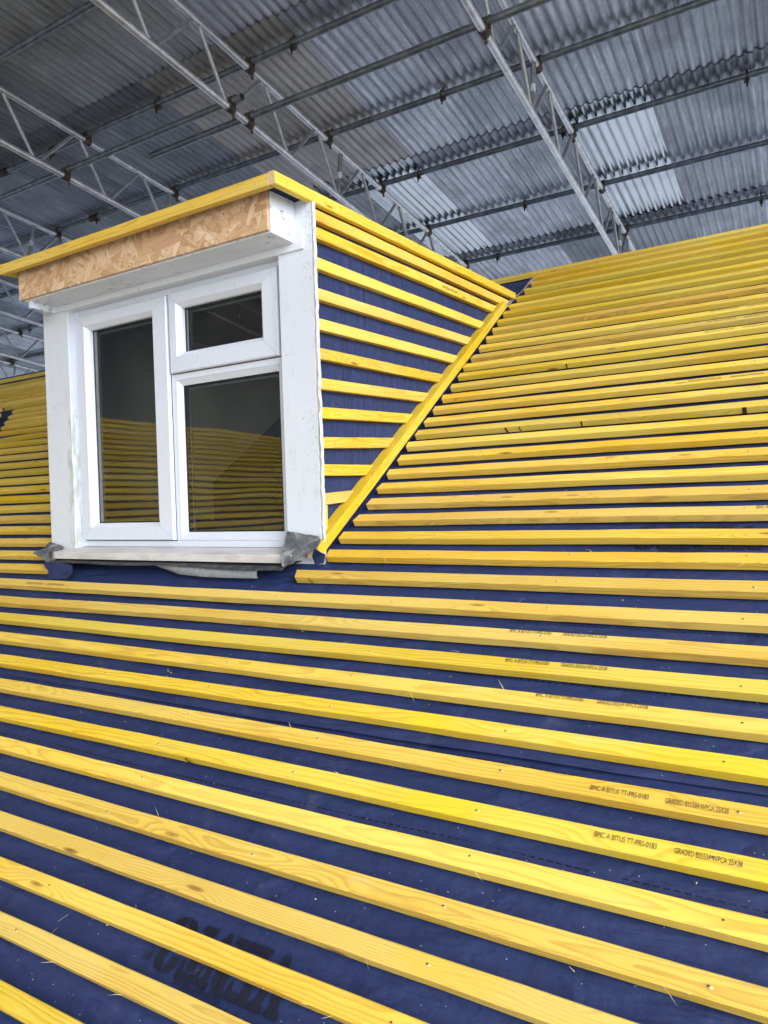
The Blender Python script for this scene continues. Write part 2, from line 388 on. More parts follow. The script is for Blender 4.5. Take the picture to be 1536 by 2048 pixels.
# ---------------------------------------------------------------- battens
def batten_bm(L, w=.038, t=.025, seed=0, skew0=0.0, skew1=0.0, splinter=0, nails=(), bow=.0022, bend=None, seg=.13):
    """local x along the length from 0 to L, y from -w to 0, top at z=0"""
    rg = random.Random(seed)
    bm = bmesh.new()
    n = max(2, int(L/seg)); ch = .0016
    p1, p2, p3 = rg.uniform(0, 6), rg.uniform(0, 6), rg.uniform(0, 6)
    k1, k2 = rg.uniform(.9, 2.2), rg.uniform(2.5, 5)
    rings = []
    for i in range(n+1):
        x = L*i/n
        dy = bow*(math.sin(k1*x+p1)*.7+math.sin(k2*x+p2)*.3)
        dz = .0006*math.sin(k2*x*1.3+p3)
        if bend: dy += bend(x)
        a = [rg.uniform(-.0005, .0005) for _ in range(4)]
        c = [ch*rg.uniform(.6, 1.7) for _ in range(4)]
        prof = [(-w+a[0], -t+c[0]), (-w+a[0], -c[1]), (-w+a[0]+c[1], 0+a[1]*.6), (-c[2]+a[2], a[1]*.6), (a[2], -c[2]), (a[2], -t+c[3]), (a[2]-c[3], -t), (-w+a[0]+c[0], -t)]
        vs = []
        for (py, pz) in prof:
            xx = x
            if i == 0: xx += skew0*(py+w/2)
            if i == n: xx += skew1*(py+w/2)
            vs.append(bm.verts.new((xx, py+dy, pz+dz)))
        rings.append(vs)
    for a, b in zip(rings, rings[1:]):
        for k in range(8):
            bm.faces.new((a[k], a[(k+1) % 8], b[(k+1) % 8], b[k]))
    f0 = bm.faces.new(list(reversed(rings[0]))); f1 = bm.faces.new(rings[-1]); f0.material_index = f1.material_index = 3
    bmesh.ops.recalc_face_normals(bm, faces=bm.faces)
    def disc(x, y, r, ell, mi, z):
        c = bm.verts.new((x, y, z+.0004)); ring = [bm.verts.new((x+r*ell*math.cos(q), y+r*math.sin(q), z)) for q in [2*math.pi*j/7+rg.uniform(-.2, .2) for j in range(7)]]
        for j in range(7): bm.faces.new((c, ring[j], ring[(j+1) % 7])).material_index = mi
    for x in nails:
        if .03 < x < L-.03 and rg.random() < .8:
            y = -w*rg.uniform(.35, .65)
            dyy = bow*(math.sin(k1*x+p1)*.7+math.sin(k2*x+p2)*.3)
            if rg.random() < .7: disc(x+.003, y+dyy-.0012, .0022, 1.9, 2, .0009)
            disc(x, y+dyy, .0019, 1.2, 1, .0014)
    for j in range(splinter):
        x = rg.uniform(.02, L-.05); ln = rg.uniform(.008, .035); side = rg.choice((0, -w, -w))
        d = Vector((rg.uniform(.5, 1)*rg.choice((-1, 1)), (1 if side == 0 else -1)*rg.uniform(.1, .8), rg.uniform(-.3, .5))).normalized()
        b = Vector((x, side, rg.uniform(-.006, 0)))
        u = Vector((0, 0, 1)).cross(d).normalized()*rg.uniform(.0003, .0006)
        m_ = b+d*ln*.5+Vector((0, 0, rg.uniform(-.002, .003)))
        v = [bm.verts.new(q) for q in (b-u, b+u, m_+u*.7, m_-u*.7, b+d*ln)]
        for f in ((v[0], v[1], v[2], v[3]), (v[3], v[2], v[4])): bm.faces.new(f).material_index = 2
    return bm
WM = [M['wood'], M['nail'], M['pale_wood'], M['endgrain']]
RAFT = [-.12-.43*k for k in range(-3, 24)]
def roof_batten(parent, x0, x1, s0, s1=None, seed=0, splinter=0, skew=(0, 0), bend=None, h=0.0, w=.038, t=.025):
    """a batten whose back top edge runs from (x0,s0) to (x1,s1)"""
    if s1 is None: s1 = s0
    L = x1-x0; ang = math.atan2(s1-s0, L)
    nl = [r-x0+random.uniform(-.02, .02) for r in RAFT if x0 < r < x1]
    o = obj('batten', batten_bm(L, w, t, seed, skew[0], skew[1], splinter, nl, bend=bend), WM, parent)
    u = Vector((0, CS, SN)); nn = Vector((0, -SN, CS)); ex = Vector((1, 0, 0))
    ax = (ex*math.cos(ang)+u*math.sin(ang)); ay = nn.cross(ax)
    mat = Matrix((ax, ay, nn)).transposed().to_4x4(); mat.translation = roofP(x0, s0, h)
    o.matrix_basis = mat
    return o
def text_mesh(s, size, extrude=0, offset=0.0, sx=1.0, shear=0.0):
    cu = bpy.data.curves.new('lettering', 'FONT'); cu.body = s; cu.size = size; cu.offset = offset; cu.align_x = 'LEFT'; cu.align_y = 'BOTTOM_BASELINE'
    cu.resolution_u = 3
    to = bpy.data.objects.new('lettering', cu); COL.objects.link(to)
    dg = bpy.context.evaluated_depsgraph_get(); dg.update()
    me = bpy.data.meshes.new_from_object(to.evaluated_get(dg))
    bpy.data.objects.remove(to)
    return me
def roof_text(parent, body, x, s, h, width=None, height=.010, flip=False, mat=None, name='grade_stamp', offset=0.0):
    me = text_mesh(body, height/.70, offset=offset)
    xs = [v.co.x for v in me.vertices]; W = max(xs)-min(xs); x0 = min(xs)
    k = (width/W) if width else 1.0
    for v in me.vertices: v.co.x = (v.co.x-x0)*k
    me.materials.clear(); me.materials.append(mat or M['stamp'])
    o = bpy.data.objects.new(name, me); link(o, parent)
    ex = Vector((-1, 0, 0)) if flip else Vector((1, 0, 0)); u = Vector((0, CS, SN))*(-1 if flip else 1); nn = Vector((0, -SN, CS))
    mt = Matrix((ex, u, nn)).transposed().to_4x4(); mt.translation = roofP(x, s, h)
    pm = parent.matrix_basis.copy() if parent is not None else Matrix()
    o.matrix_basis = pm.inverted() @ mt
    return o
# ---------------------------------------------------------------- house
house = empty('house', (0, 1.5, -.3)); bpy.context.view_layer.update()
HOFF = Matrix.Translation((0, 1.5, -.3)).inverted()
def under(o, parent_loc):          # o was built in world coordinates: shift it under an Empty
    o.matrix_basis = Matrix.Translation(-Vector(parent_loc)) @ o.matrix_basis
    return o
tag(house, 'house roof covered in yellow battens over navy membrane around the dormer', 'house')
hl = (0, 1.5, -.3)
def valley_x(s): return -2.013-(s*CS+HB*SN)
# underlay: an upper membrane lapped over a lower one, with the opening behind the window cut out
def underlay(name, s0, s1, ns, nx, x0=-9.4, x1=3.2, lift=None, base=-.0295, hole=None, mat='membrane', lip=False):
    bm = bmesh.new(); rg = random.Random(int(s0*100)+5)
    ph = [rg.uniform(0, 6.28) for _ in range(8)]
    grid = []
    xs = [x0+(x1-x0)*i/nx for i in range(nx+1)]
    if hole: xs = sorted(set(xs+[hole[0], hole[1]]))
    ss = [s0+(s1-s0)*j/ns for j in range(ns+1)]
    if hole: ss = sorted(set(ss+[hole[2], hole[3]]))
    for j, s in enumerate(ss):
        row = []
        for x in xs:
            g = abs((((x+.12)/.43) % 1)-.5)*2          # 1 on a rafter, 0 between two
            sag = .0050*(1-g)*(.6+.4*math.sin(3.1*s+ph[0]+x))
            sag += .0016*(1+math.sin(5*x+9*s+ph[1]))*.5+.0012*(1+math.sin(13*x-6*s+ph[2]))*.5
            h = base-sag
            if lift: h += lift(x, s)
            sj = s
            if lip and j == 0: sj = s+.006*math.sin(1.1*x+.4)+.004*math.sin(2.7*x+1)
            row.append(bm.verts.new((x, sj, h)))
        grid.append(row)
    for j in range(len(ss)-1):
        for i in range(len(xs)-1):
            if hole and hole[0]-1e-6 <= xs[i] and xs[i+1] <= hole[1]+1e-6 and hole[2]-1e-6 <= ss[j] and ss[j+1] <= hole[3]+1e-6: continue
            f = bm.faces.new((grid[j][i], grid[j][i+1], grid[j+1][i+1], grid[j+1][i])); f.smooth = True
    o = obj(name, bm, M[mat], house)
    mt = Matrix((Vector((1, 0, 0)), Vector((0, CS, SN)), Vector((0, -SN, CS)))).transposed().to_4x4()
    mt.translation = roofP(0, 0, 0)
    o.matrix_basis = mt; under(o, hl)
    return o
HOLE = (-2.70, -1.46, 1.72, 3.2)
def lap_lift(x, s):
    t = max(0, 1-(s-.85)/.07)
    return t*t*(.0022+.0045*max(0, math.sin(1.35*x+2.6))**2)
ul_low = underlay('underlay', -.75, .93, 22, 100, base=-.0312)
ul_up = underlay('underlay', .85, 4.235, 46, 100, lift=lap_lift, hole=HOLE, lip=True)
def h_text(body, x, s, width, height, par, mat, name, flip=False, h=-.0281, offset=0.0):
    o = roof_text(None, body, x, s, h, width, height, flip, mat, name, offset); o.parent = par
    o.matrix_basis = par.matrix_basis.inverted() @ Matrix.Translation(-Vector(hl)) @ o.matrix_basis
    return o
GLYPH = {   # slab stencil capitals, cell 0..1 wide and high
 'V': [[(-.02, 1), (.44, 1), (.44, .90), (.37, .88), (.50, .40), (.50, 0), (.40, 0), (.08, .88), (-.02, .90)], [(.58, 1), (1.02, 1), (1.02, .90), (.92, .88), (.62, 0), (.545, 0), (.545, .34), (.68, .88), (.58, .90)]],
 'E': [[(0, 1), (.42, 1), (.42, 0), (0, 0), (0, .10), (.10, .12), (.10, .88), (0, .90)], [(.48, 1), (.98, 1), (.98, .70), (.88, .70), (.82, .86), (.48, .86)], [(.48, .57), (.74, .60), (.74, .40), (.48, .43)], [(.48, .14), (.82, .14), (.88, .32), (1.0, .32), (1.0, 0), (.48, 0)]],
 'N': [[(0, 1), (.30, 1), (.30, .12), (.40, .10), (.40, 0), (0, 0), (0, .10), (.09, .12), (.09, .88), (0, .90)], [(.34, 1), (.42, 1), (.80, .22), (.80, 0), (.66, 0), (.34, .66)], [(.62, 1), (1.0, 1), (1.0, .90), (.92, .88), (.92, .10), (.85, .10), (.85, .30), (.72, .56), (.72, .88), (.62, .90)]],
 'T': [[(0, 1), (.47, 1), (.47, .86), (.22, .86), (.12, .68), (0, .68)], [(.53, 1), (1.0, 1), (1.0, .68), (.88, .68), (.78, .86), (.53, .86)], [(.31, .82), (.69, .82), (.69, .12), (.82, .10), (.82, 0), (.18, 0), (.18, .10), (.31, .12)]],
 '3': [[(.06, .70), (.06, .86), (.22, .98), (.46, 1.02), (.46, .88), (.36, .84), (.34, .70)], [(.53, 1.02), (.78, .98), (.94, .86), (.94, .66), (.84, .56), (.66, .52), (.53, .54), (.53, .60), (.62, .66), (.64, .80), (.53, .88)], [(.53, .46), (.70, .49), (.90, .42), (1.0, .30), (.97, .12), (.80, .01), (.53, -.02), (.53, .10), (.66, .16), (.69, .32), (.62, .40), (.53, .42)], [(.46, -.02), (.20, .02), (.03, .14), (.01, .30), (.30, .32), (.34, .16), (.46, .10)]],
}
def glyph(par, ch, x, s, w, h, hh=-.0281):
    bm = bmesh.new()
    for poly in GLYPH[ch]:
        bm.faces.new([bm.verts.new((px*w, py*h, 0)) for px, py in poly])
    bmesh.ops.triangulate(bm, faces=bm.faces[:]); bmesh.ops.recalc_face_normals(bm, faces=bm.faces)
    o = obj('printed_lettering', bm, M['print'], par)
    mt = Matrix((Vector((-1, 0, 0)), Vector((0, -CS, -SN)), Vector((0, -SN, CS)))).transposed().to_4x4(); mt.translation = roofP(x, s, hh)
    o.matrix_basis = par.matrix_basis.inverted() @ Matrix.Translation(-Vector(hl)) @ mt
def stencil(par, xl, s_bot):
    """membrane print, standing on its head: baseline up-slope"""
    x = xl+.322
    for ch, w in (('V', .062), ('E', .054), ('N', .062), ('T', .052), ('3', .062)):
        glyph(par, ch, x, s_bot+.096, w, .098); x -= w+.0035
    h_text('®', xl+.012, s_bot+.028, .022, .022, par, M['print'], 'printed_lettering', True)
    h_text('Building Products', xl+.20, s_bot-.004, .115, .011, par, M['print'], 'printed_lettering', True)
    h_text('CROMAR', xl+.262, s_bot-.018, .145, .042, par, M['print'], 'printed_lettering', True, offset=.0012)
stencil(ul_low, -1.098, .270)
stencil(ul_up, -.413, 1.551)
# full-length rows, below the sill
rows_full = [1.288, 1.1915, 1.0975, 1.003, .909, .814, .7185, .623, .5285, .434, .3385, .243, .1475, .052, -.0435, -.139]
full = {}
for i, s in enumerate(rows_full):
    xl = valley_x(s)+.05
    d = random.uniform(-.004, .004)
    b = roof_batten(house, xl, 2.35, s-d, s+d, seed=100+i, splinter=15 if s < 1.1 else 8); under(b, hl); full[i] = b
# right-hand rows between the dormer and the gable end
rR = [1.3945, 1.497, 1.597, 1.696, 1.793, 1.891, 1.986, 2.088, 2.186, 2.28, 2.384, 2.484, 2.590, 2.690, 2.799, 2.900, 3.000, 3.105, 3.212, 3.320, 3.428, 3.538, 3.64, 3.75, 3.862, 3.975, 4.085]
xR = [-1.408, -1.336, -1.341, -1.328, -1.322, -1.330, -1.335, -1.337, -1.338, -1.341, -1.343, -1.344, -1.340, -1.340] + [-1.343]*7+[-1.345, -1.345, -1.336, -1.318, -1.309, -1.323]
right = {}
for i, (s, x) in enumerate(zip(rR, xR)):
    d = random.uniform(-.0035, .0035)
    sk = random.uniform(-.25, .25) if i else -.35
    b = roof_batten(house, x+random.uniform(-.004, .004), 2.35, s-d*.4, s+d, seed=200+i, splinter=8 if i < 6 else 0, skew=(sk, 0)); under(b, hl); right[i] = b
# left-hand rows between the valley and the dormer
rL = [1.388, 1.476, 1.566, 1.659, 1.752, 1.847, 1.941, 2.038, 2.133, 2.232, 2.332, 2.436, 2.537, 2.636, 2.738, 2.836, 2.936, 3.03, 3.133, 3.232, 3.335, 3.43, 3.53, 3.62, 3.72, 3.825, 3.93]
left = {}
for i, s in enumerate(rL):
    xr = [-2.62, -2.735][i] if i < 2 else -2.795
    xl = valley_x(s)+.045 if s < 3.27 else -9.2
    bend = None
    if i == 14: bend = lambda x: -.03*max(0, 1-x/.75)**2
    b = roof_batten(house, xl, xr, s+random.uniform(-.003, .003), s, seed=300+i, bend=bend, skew=(random.uniform(-.2, .2), 0)); under(b, hl); left[i] = b
rb = roof_batten(house, -9.2, 2.35, 4.05, 4.222, seed=401, w=.042); under(rb, hl)
tag(rb, 'ridge batten along the top edge of the yellow roof')
tag(right[9], 'yellow batten with several dark brown knots')
tag(right[0], 'short-ended batten starting beside the right end of the sill')
T1, T2 = 'BMC A BITUS TT-PRS-0183', 'GRADED BS5534 WPCA 25X38'
def stamp(b, x, s_mid, hgt=.0105, second=True):
    for bod, dx, w in ((T1, 0, .103), (T2, .1315, .101)):
        if not second and dx: continue
        o = roof_text(None, bod, x+dx, s_mid-hgt/2, .0016, w, hgt, False, M['stamp'], 'grade_stamp')
        o.parent = b
        o.matrix_basis = b.matrix_basis.inverted() @ Matrix.Translation(-Vector(hl)) @ o.matrix_basis
for i, x, s in ((1, -.626, 1.1835), (2, -.608, 1.0875), (3, -.511, .995), (5, -.353, .7915), (6, -.328, .701), (0, -2.69, 1.266)): stamp(full[i], x, s, .0105)
for i, x, s in ((17, -.315, 3.092), (16, -.32, 2.985), (15, -.32, 2.884), (11, -.34, 2.464), (3, -.105, 1.686)): stamp(right[i], x, s, .012)
# dark resin knots on one row and a few saw cuts
def dark_mark(b, x, s0, s1, wdt, front=False, slant=.004):
    bm = bmesh.new()
    if front:
        pts = [roofP(x, s0-.0412, -.001), roofP(x+wdt, s0-.0412, -.001), roofP(x+wdt+slant, s0-.0412, -.0235), roofP(x+slant, s0-.0412, -.0235)]
        pts2 = [p-Vector((0, CS, SN))*.0006 for p in pts]
    else:
        pts = [roofP(x, s0, .0008), roofP(x+wdt, s0, .0008), roofP(x+wdt+slant, s1, .0008), roofP(x+slant, s1, .0008)]
        pts2 = [p+Vector((0, -SN, CS))*.0004 for p in pts]
    add_poly(bm, pts2)
    o = obj('saw_mark', bm, M['knotdark'], b)
    o.matrix_basis = b.matrix_basis.inverted() @ Matrix.Translation(-Vector(hl))
M['knotdark'] = simple('dark_resin', (.055, .018, .012), .45, var=.4, scale=150)
dark_mark(right[9], -.163, rR[9], 0, .012, True, .001)
dark_mark(right[9], -.675, rR[9], 0, .005, True, .001)
dark_mark(right[9], -.905, rR[9], 0, .004, True, .006)
dark_mark(right[9], -.96, rR[9], 0, .007, True, .008)
dark_mark(right[14], -.845, rR[14], 0, .005, True, .001)
dark_mark(right[0], -1.345, rR[0], 0, .004, True, .012)
dark_mark(full[6], -1.318, rows_full[6], 0, .008, True, .016)
# other side of the roof and the walls under it
bm = bmesh.new()
a, b_ = roofP(-9.4, 4.235, -.03), roofP(3.2, 4.235, -.03)
add_poly(bm, [a, b_, b_+Vector((0, 4.2, -2.83)), a+Vector((0, 4.2, -2.83))]); solidify(bm, .01)
under(obj('rear_slope', bm, M['membrane'], house), hl)
bm = bmesh.new()
ex, ey = roofP(0, -.75, -.06), roofP(0, 4.235, -.06)
pr = [(.25, -5.5), (.25, -1.42), (ey.y, ey.z-.12), (8.0, -1.75), (8.0, -5.5)]
v0 = [bm.verts.new((-9.2, y, z)) for y, z in pr]; v1 = [bm.verts.new((3.0, y, z)) for y, z in pr]
bm.faces.new(v0); bm.faces.new(list(reversed(v1)))
for k in (0, 3): bm.faces.new((v0[k], v0[(k+1) % 5], v1[(k+1) % 5], v1[k]))
under(obj('wall', bm, M['brick'], house), hl)
# room behind the window
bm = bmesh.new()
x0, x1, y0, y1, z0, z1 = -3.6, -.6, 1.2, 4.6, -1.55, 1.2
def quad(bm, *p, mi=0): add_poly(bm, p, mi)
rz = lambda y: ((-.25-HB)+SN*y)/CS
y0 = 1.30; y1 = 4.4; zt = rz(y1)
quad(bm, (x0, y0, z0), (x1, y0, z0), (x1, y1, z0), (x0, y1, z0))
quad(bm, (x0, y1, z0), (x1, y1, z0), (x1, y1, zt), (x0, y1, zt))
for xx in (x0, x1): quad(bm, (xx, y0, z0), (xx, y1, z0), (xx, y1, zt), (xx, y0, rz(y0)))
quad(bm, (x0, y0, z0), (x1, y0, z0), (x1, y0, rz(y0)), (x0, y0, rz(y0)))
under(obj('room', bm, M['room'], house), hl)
# underside of the rafters (sloping ceiling) with the dormer opening left out
bm = bmesh.new()
for xa, xb, sa, sb in ((-3.6, -2.70, 1.0, 4.4), (-1.46, -.6, 1.0, 4.4), (-2.70, -1.46, 3.2, 4.4), (-2.70, -1.46, 1.0, 1.60)):
    add_poly(bm, [roofP(xa, sa, -.25), roofP(xb, sa, -.25), roofP(xb, sb, -.25), roofP(xa, sb, -.25)])
under(obj('sloping_ceiling', bm, M['cream'], house), hl)

bm = bmesh.new(); rg = random.Random(77)
for k in range(95):
    s_ = rg.uniform(.15, 1.45); x_ = rg.uniform(-1.9, .1); big = rg.random() < .2
    a_ = rg.uniform(0, 6.28); ln = rg.uniform(.010, .030) if big else rg.uniform(.0015, .005); wd = rg.uniform(.0003, .0007) if big else rg.uniform(.0006, .0014)
    dx, ds = math.cos(a_)*ln, math.sin(a_)*ln; px_, ps_ = -math.sin(a_)*wd, math.cos(a_)*wd
    h0 = -.0285; h1 = h0+rg.uniform(0, .006)
    add_poly(bm, [roofP(x_-px_, s_-ps_, h0+.001), roofP(x_+px_, s_+ps_, h0+.0014), roofP(x_+dx+px_*.4, s_+ds+ps_*.4, h1), roofP(x_+dx-px_*.4, s_+ds-ps_*.4, h1)])
tag(obj('sawdust', bm, M['pale_wood']), 'sawdust and pale splinters lying on the navy membrane', 'sawdust', None, 'stuff')
# ---------------------------------------------------------------- dormer
dl = (-2.07, 1.894, -.15)
dormer = tag(empty('dormer_window', dl), 'white framed dormer with chipboard fascia and yellow edge battens on the roof', 'dormer window')
def dpart(name, bm, mats, parent=None, smooth=False):
    o = obj(name, bm, mats, parent or dormer, smooth)
    if parent is None: under(o, dl)
    return o
Y = 1.894
for xa, xb, lab in ((-1.503, -1.3615, 'right corner post with weathered white paint'), (-2.785, -2.622, 'left corner post streaked with green algae')):
    bm = bmesh.new()
    if xa > -2: add_box(bm, xa, xb, Y, Y+.016, -.24, 1.0, bev=.002); add_box(bm, xa, -1.402, Y+.0165, Y+.085, -.24, .985)
    else: add_box(bm, xa, xb, Y, Y+.075, -.24, .99, bev=.003)
    tag(dpart('corner_post', bm, M['post_paint']), lab)
# ragged, peeling edge where the post meets the cheek
bm = bmesh.new(); rg = random.Random(3); n = 60
for side in (0,):
    prev = None
    for i in range(n+1):
        z = -.20+1.185*i/n
        o1 = rg.uniform(-.0015, .004)
        a = bm.verts.new((-1.3613, Y+.001+rg.uniform(-.0015, .0015), z)); b2 = bm.verts.new((-1.353+o1, Y-.0035+rg.uniform(-.002, .002), z)); c2 = bm.verts.new((-1.3525+o1*.7, Y+.0125, z)); d2 = bm.verts.new((-1.362, Y+.015, z))
        if prev:
            for u_ in range(3): bm.faces.new((prev[u_], prev[u_+1], (a, b2, c2, d2)[u_+1], (a, b2, c2, d2)[u_]))
        prev = (a, b2, c2, d2)
bmesh.ops.recalc_face_normals(bm, faces=bm.faces)
tag(dpart('edge_strip', bm, M['peel']), 'ragged edge strip of peeling white paint')
bm = bmesh.new(); add_box(bm, -2.772, -1.392, Y-.009, Y+.05, .838, .905, bev=.003)
dpart('header_board', bm, M['paint'])
bm = bmesh.new(); add_box(bm, -2.715, -1.4275, 1.770, Y-.0005, .862, 1.000, bev=.002); add_box(bm, -2.700, -2.684, 1.775, Y-.002, .836, .8635, bev=.001)
dpart('soffit_box', bm, M['soffit_paint'])
bm = bmesh.new(); add_box(bm, -2.735, -1.4325, 1.757, 1.768, .868, .992, bev=.0006)
for k in range(9):
    for zz in (.885, .965):
        if random.random() < .75:
            xx = -2.70+1.25*k/8+random.uniform(-.03, .03); q = zz+random.uniform(-.012, .012)
            r = bmesh.ops.create_circle(bm, cap_ends=True, segments=7, radius=.0032, matrix=Matrix.Translation((xx, 1.7566, q)) @ Matrix.Rotation(R(90), 4, 'X'))
            for f in {f for v in r['verts'] for f in v.link_faces}: f.material_index = 1
dpart('fascia_board', bm, [M['osb'], M['nail']])
SL = math.tan(R(3.45))
bm = bmesh.new()
ya, yb = 1.728, 3.80
za, zb = .990, .990+(yb-ya)*SL
vs = [bm.verts.new(p) for p in ((-2.774, ya, za), (-1.381, ya, za), (-1.381, yb, zb), (-2.774, yb, zb))]
bm.faces.new(vs); bmesh.ops.solidify(bm, geom=bm.faces[:], thickness=-.016)
dpart('flat_roof', bm, M['membrane'])
def board(name, p0, p1, up, w, t, seed, parent=None, skew=(0, 0), splinter=0, nails=True):
    """a batten from p0 to p1 along its outer top edge; 'up' is the direction from that edge out of its broad face"""
    p0, p1 = Vector(p0), Vector(p1); L = (p1-p0).length; ax = (p1-p0).normalized(); nz = Vector(up); nz = (nz-ax*nz.dot(ax)).normalized(); ay = nz.cross(ax)
    nl = [q for q in (.06, L*.2, L*.42, L*.63, L*.84, L-.05)] if nails else ()
    o = obj(name, batten_bm(L, w, t, seed, skew[0], skew[1], splinter, nl, bow=.0012), WM, parent or dormer)
    mt = Matrix((ax, ay, nz)).transposed().to_4x4(); mt.translation = p0
    o.matrix_basis = mt
    if parent is None: under(o, dl)
    return o
tag(board('edge_batten', (-2.774, 1.702, 1.0055), (-1.3795, 1.702, 1.0105), (0, -1, 0), .038, .025, 501), 'edge batten nailed above the chipboard fascia')
tag(board('edge_batten', (-1.3545, 1.7015, 1.0115), (-1.3545, 3.795, 1.139), (1, 0, 0), .038, .025, 502), 'edge batten running back along the right side')
board('edge_batten', (-2.775, 3.795, 1.136), (-2.775, 1.7015, 1.007), (-1, 0, 0), .038, .025, 503)
# cheek: membrane, battens, rake batten
def roof_z(y, h): return ((h-HB)+SN*y)/CS
for xx, nm in ((-1.398, 'cheek_membrane'), (-2.752, 'cheek_membrane')):
    bm = bmesh.new()
    ny = 26; top = lambda y: .992+(y-1.728)*SL
    prev = None; rg = random.Random(5)
    y_end = 3.93
    for i in range(ny+1):
        y = 1.912+(y_end-1.912)*i/ny
        z0_, z1_ = roof_z(y, -.03), max(roof_z(y, -.03)+.001, top(y))
        col_ = [bm.verts.new((xx+(rg.uniform(-.002, .001) if 0 < j < 8 else 0), y, z0_+(z1_-z0_)*j/8)) for j in range(9)]
        if prev:
            for j in range(8): bm.faces.new((prev[j], col_[j], col_[j+1], prev[j+1])).smooth = True
        prev = col_
    dpart(nm, bm, M['cheek_membrane'])
K = 1.373/1.348
ck = [((1.891, .962), (3.708, 1.069)), ((1.897, .904), (3.515, .998)), ((1.896, .805), (3.376, .882)), ((1.897, .706), (3.212, .773)), ((1.896, .606), (3.049, .662)), ((1.898, .512), (2.871, .552)), ((1.897, .412), (2.724, .454)), ((1.899, .318), (2.571, .353)), ((1.9, .221), (2.422, .249)), ((1.9, .131), (2.272, .139)), ((1.901, .035), (2.131, .049))]
cheek = []
for i, ((ya, za), (yb, zb)) in enumerate(ck):
    ya, za, yb, zb = ya*K, za*K, yb*K, zb*K
    sl = (zb-za)/(yb-ya); y0_ = 1.913; z0_ = za+(y0_-ya)*sl
    ye = (-1.146-CS*(z0_-.019-sl*y0_))/(-SN+CS*sl)
    if i == 0: ye = 3.775
    ze = z0_+(ye-y0_)*sl
    sk = -.0 if i == 0 else 1.0/math.tan(R(34-math.degrees(math.atan(sl))))
    o = board('cheek_batten', (-1.373, y0_, z0_), (-1.373, ye, ze), (1, 0, 0), .038, .0255, 520+i, skew=(0, sk*.98))
    cheek.append(o)
tag(cheek[10], 'lowest cheek batten, short and tilted upwards')
bm_ = board('cheek_batten', (-1.373, 1.936, -.09), (-1.373, 1.936, -.003), (1, 0, 0), .014, .02, 540, nails=False); tag(bm_, 'tiny upright offcut beside the right corner post')
rk0, rk1 = roofP(-1.350, 1.455, .037), roofP(-1.350, 3.60, .037)
tag(board('rake_batten', rk0, rk1, (1, 0, 0), .037, .048, 550, skew=(.25, -.4)), 'sloping batten closing the foot of the cheek')
# stamped print on the second cheek batten
me = text_mesh('GRADED BS5534 WPCA 25X38', .0105/.7); me.materials.append(M['stamp'])
for v in me.vertices: v.co.x *= .8
st = bpy.data.objects.new('grade_stamp', me); link(st, cheek[1]); st.matrix_basis = Matrix.Translation((.98, -.0235, .0012))
# window frame ------------------------------------------------
def ring(bm, loops, mi=0):
    """loops: (x0,x1,z0,z1,y) rectangles joined in order, open in the middle"""
    rs = [[bm.verts.new(p) for p in ((a, y, c), (b, y, c), (b, y, d), (a, y, d))] for a, b, c, d, y in loops]
    for q, w in zip(rs, rs[1:]):
        for k in range(4):
            f = bm.faces.new((q[k], q[(k+1) % 4], w[(k+1) % 4], w[k])); f.material_index = mi
def inset(r, d, y): return (r[0]+d, r[1]-d, r[2]+d, r[3]-d, y)
FY, SY, GY = 1.930, 1.914, 1.944
frame_o = (-2.664, -1.520, -.145, .880)
frame = bmesh.new()
def bar(x0_, x1_, z0_, z1_, y0=FY, y1=FY+.06, bev=.002): add_box(frame, x0_, x1_, y0, y1, z0_, z1_, bev=bev)
bar(-2.664, -2.598, -.145, .87); bar(-1.5395, -1.49, -.145, .87)            # jambs
bar(-2.5975, -1.540, .812, .87); bar(-2.5975, -1.540, -.145, -.1205)       # head and bottom rail
bar(-2.082, -2.046, -.1200, .8115)                                         # mullion
bar(-2.0455, -1.540, .4865, .520)                                           # transom
wf = dpart('window_frame', frame, M['upvc'])
def sub(name, bm, mat, par, smooth=False):
    o = obj(name, bm, mat, par, smooth); return o      # parent's vertices are in world coordinates too
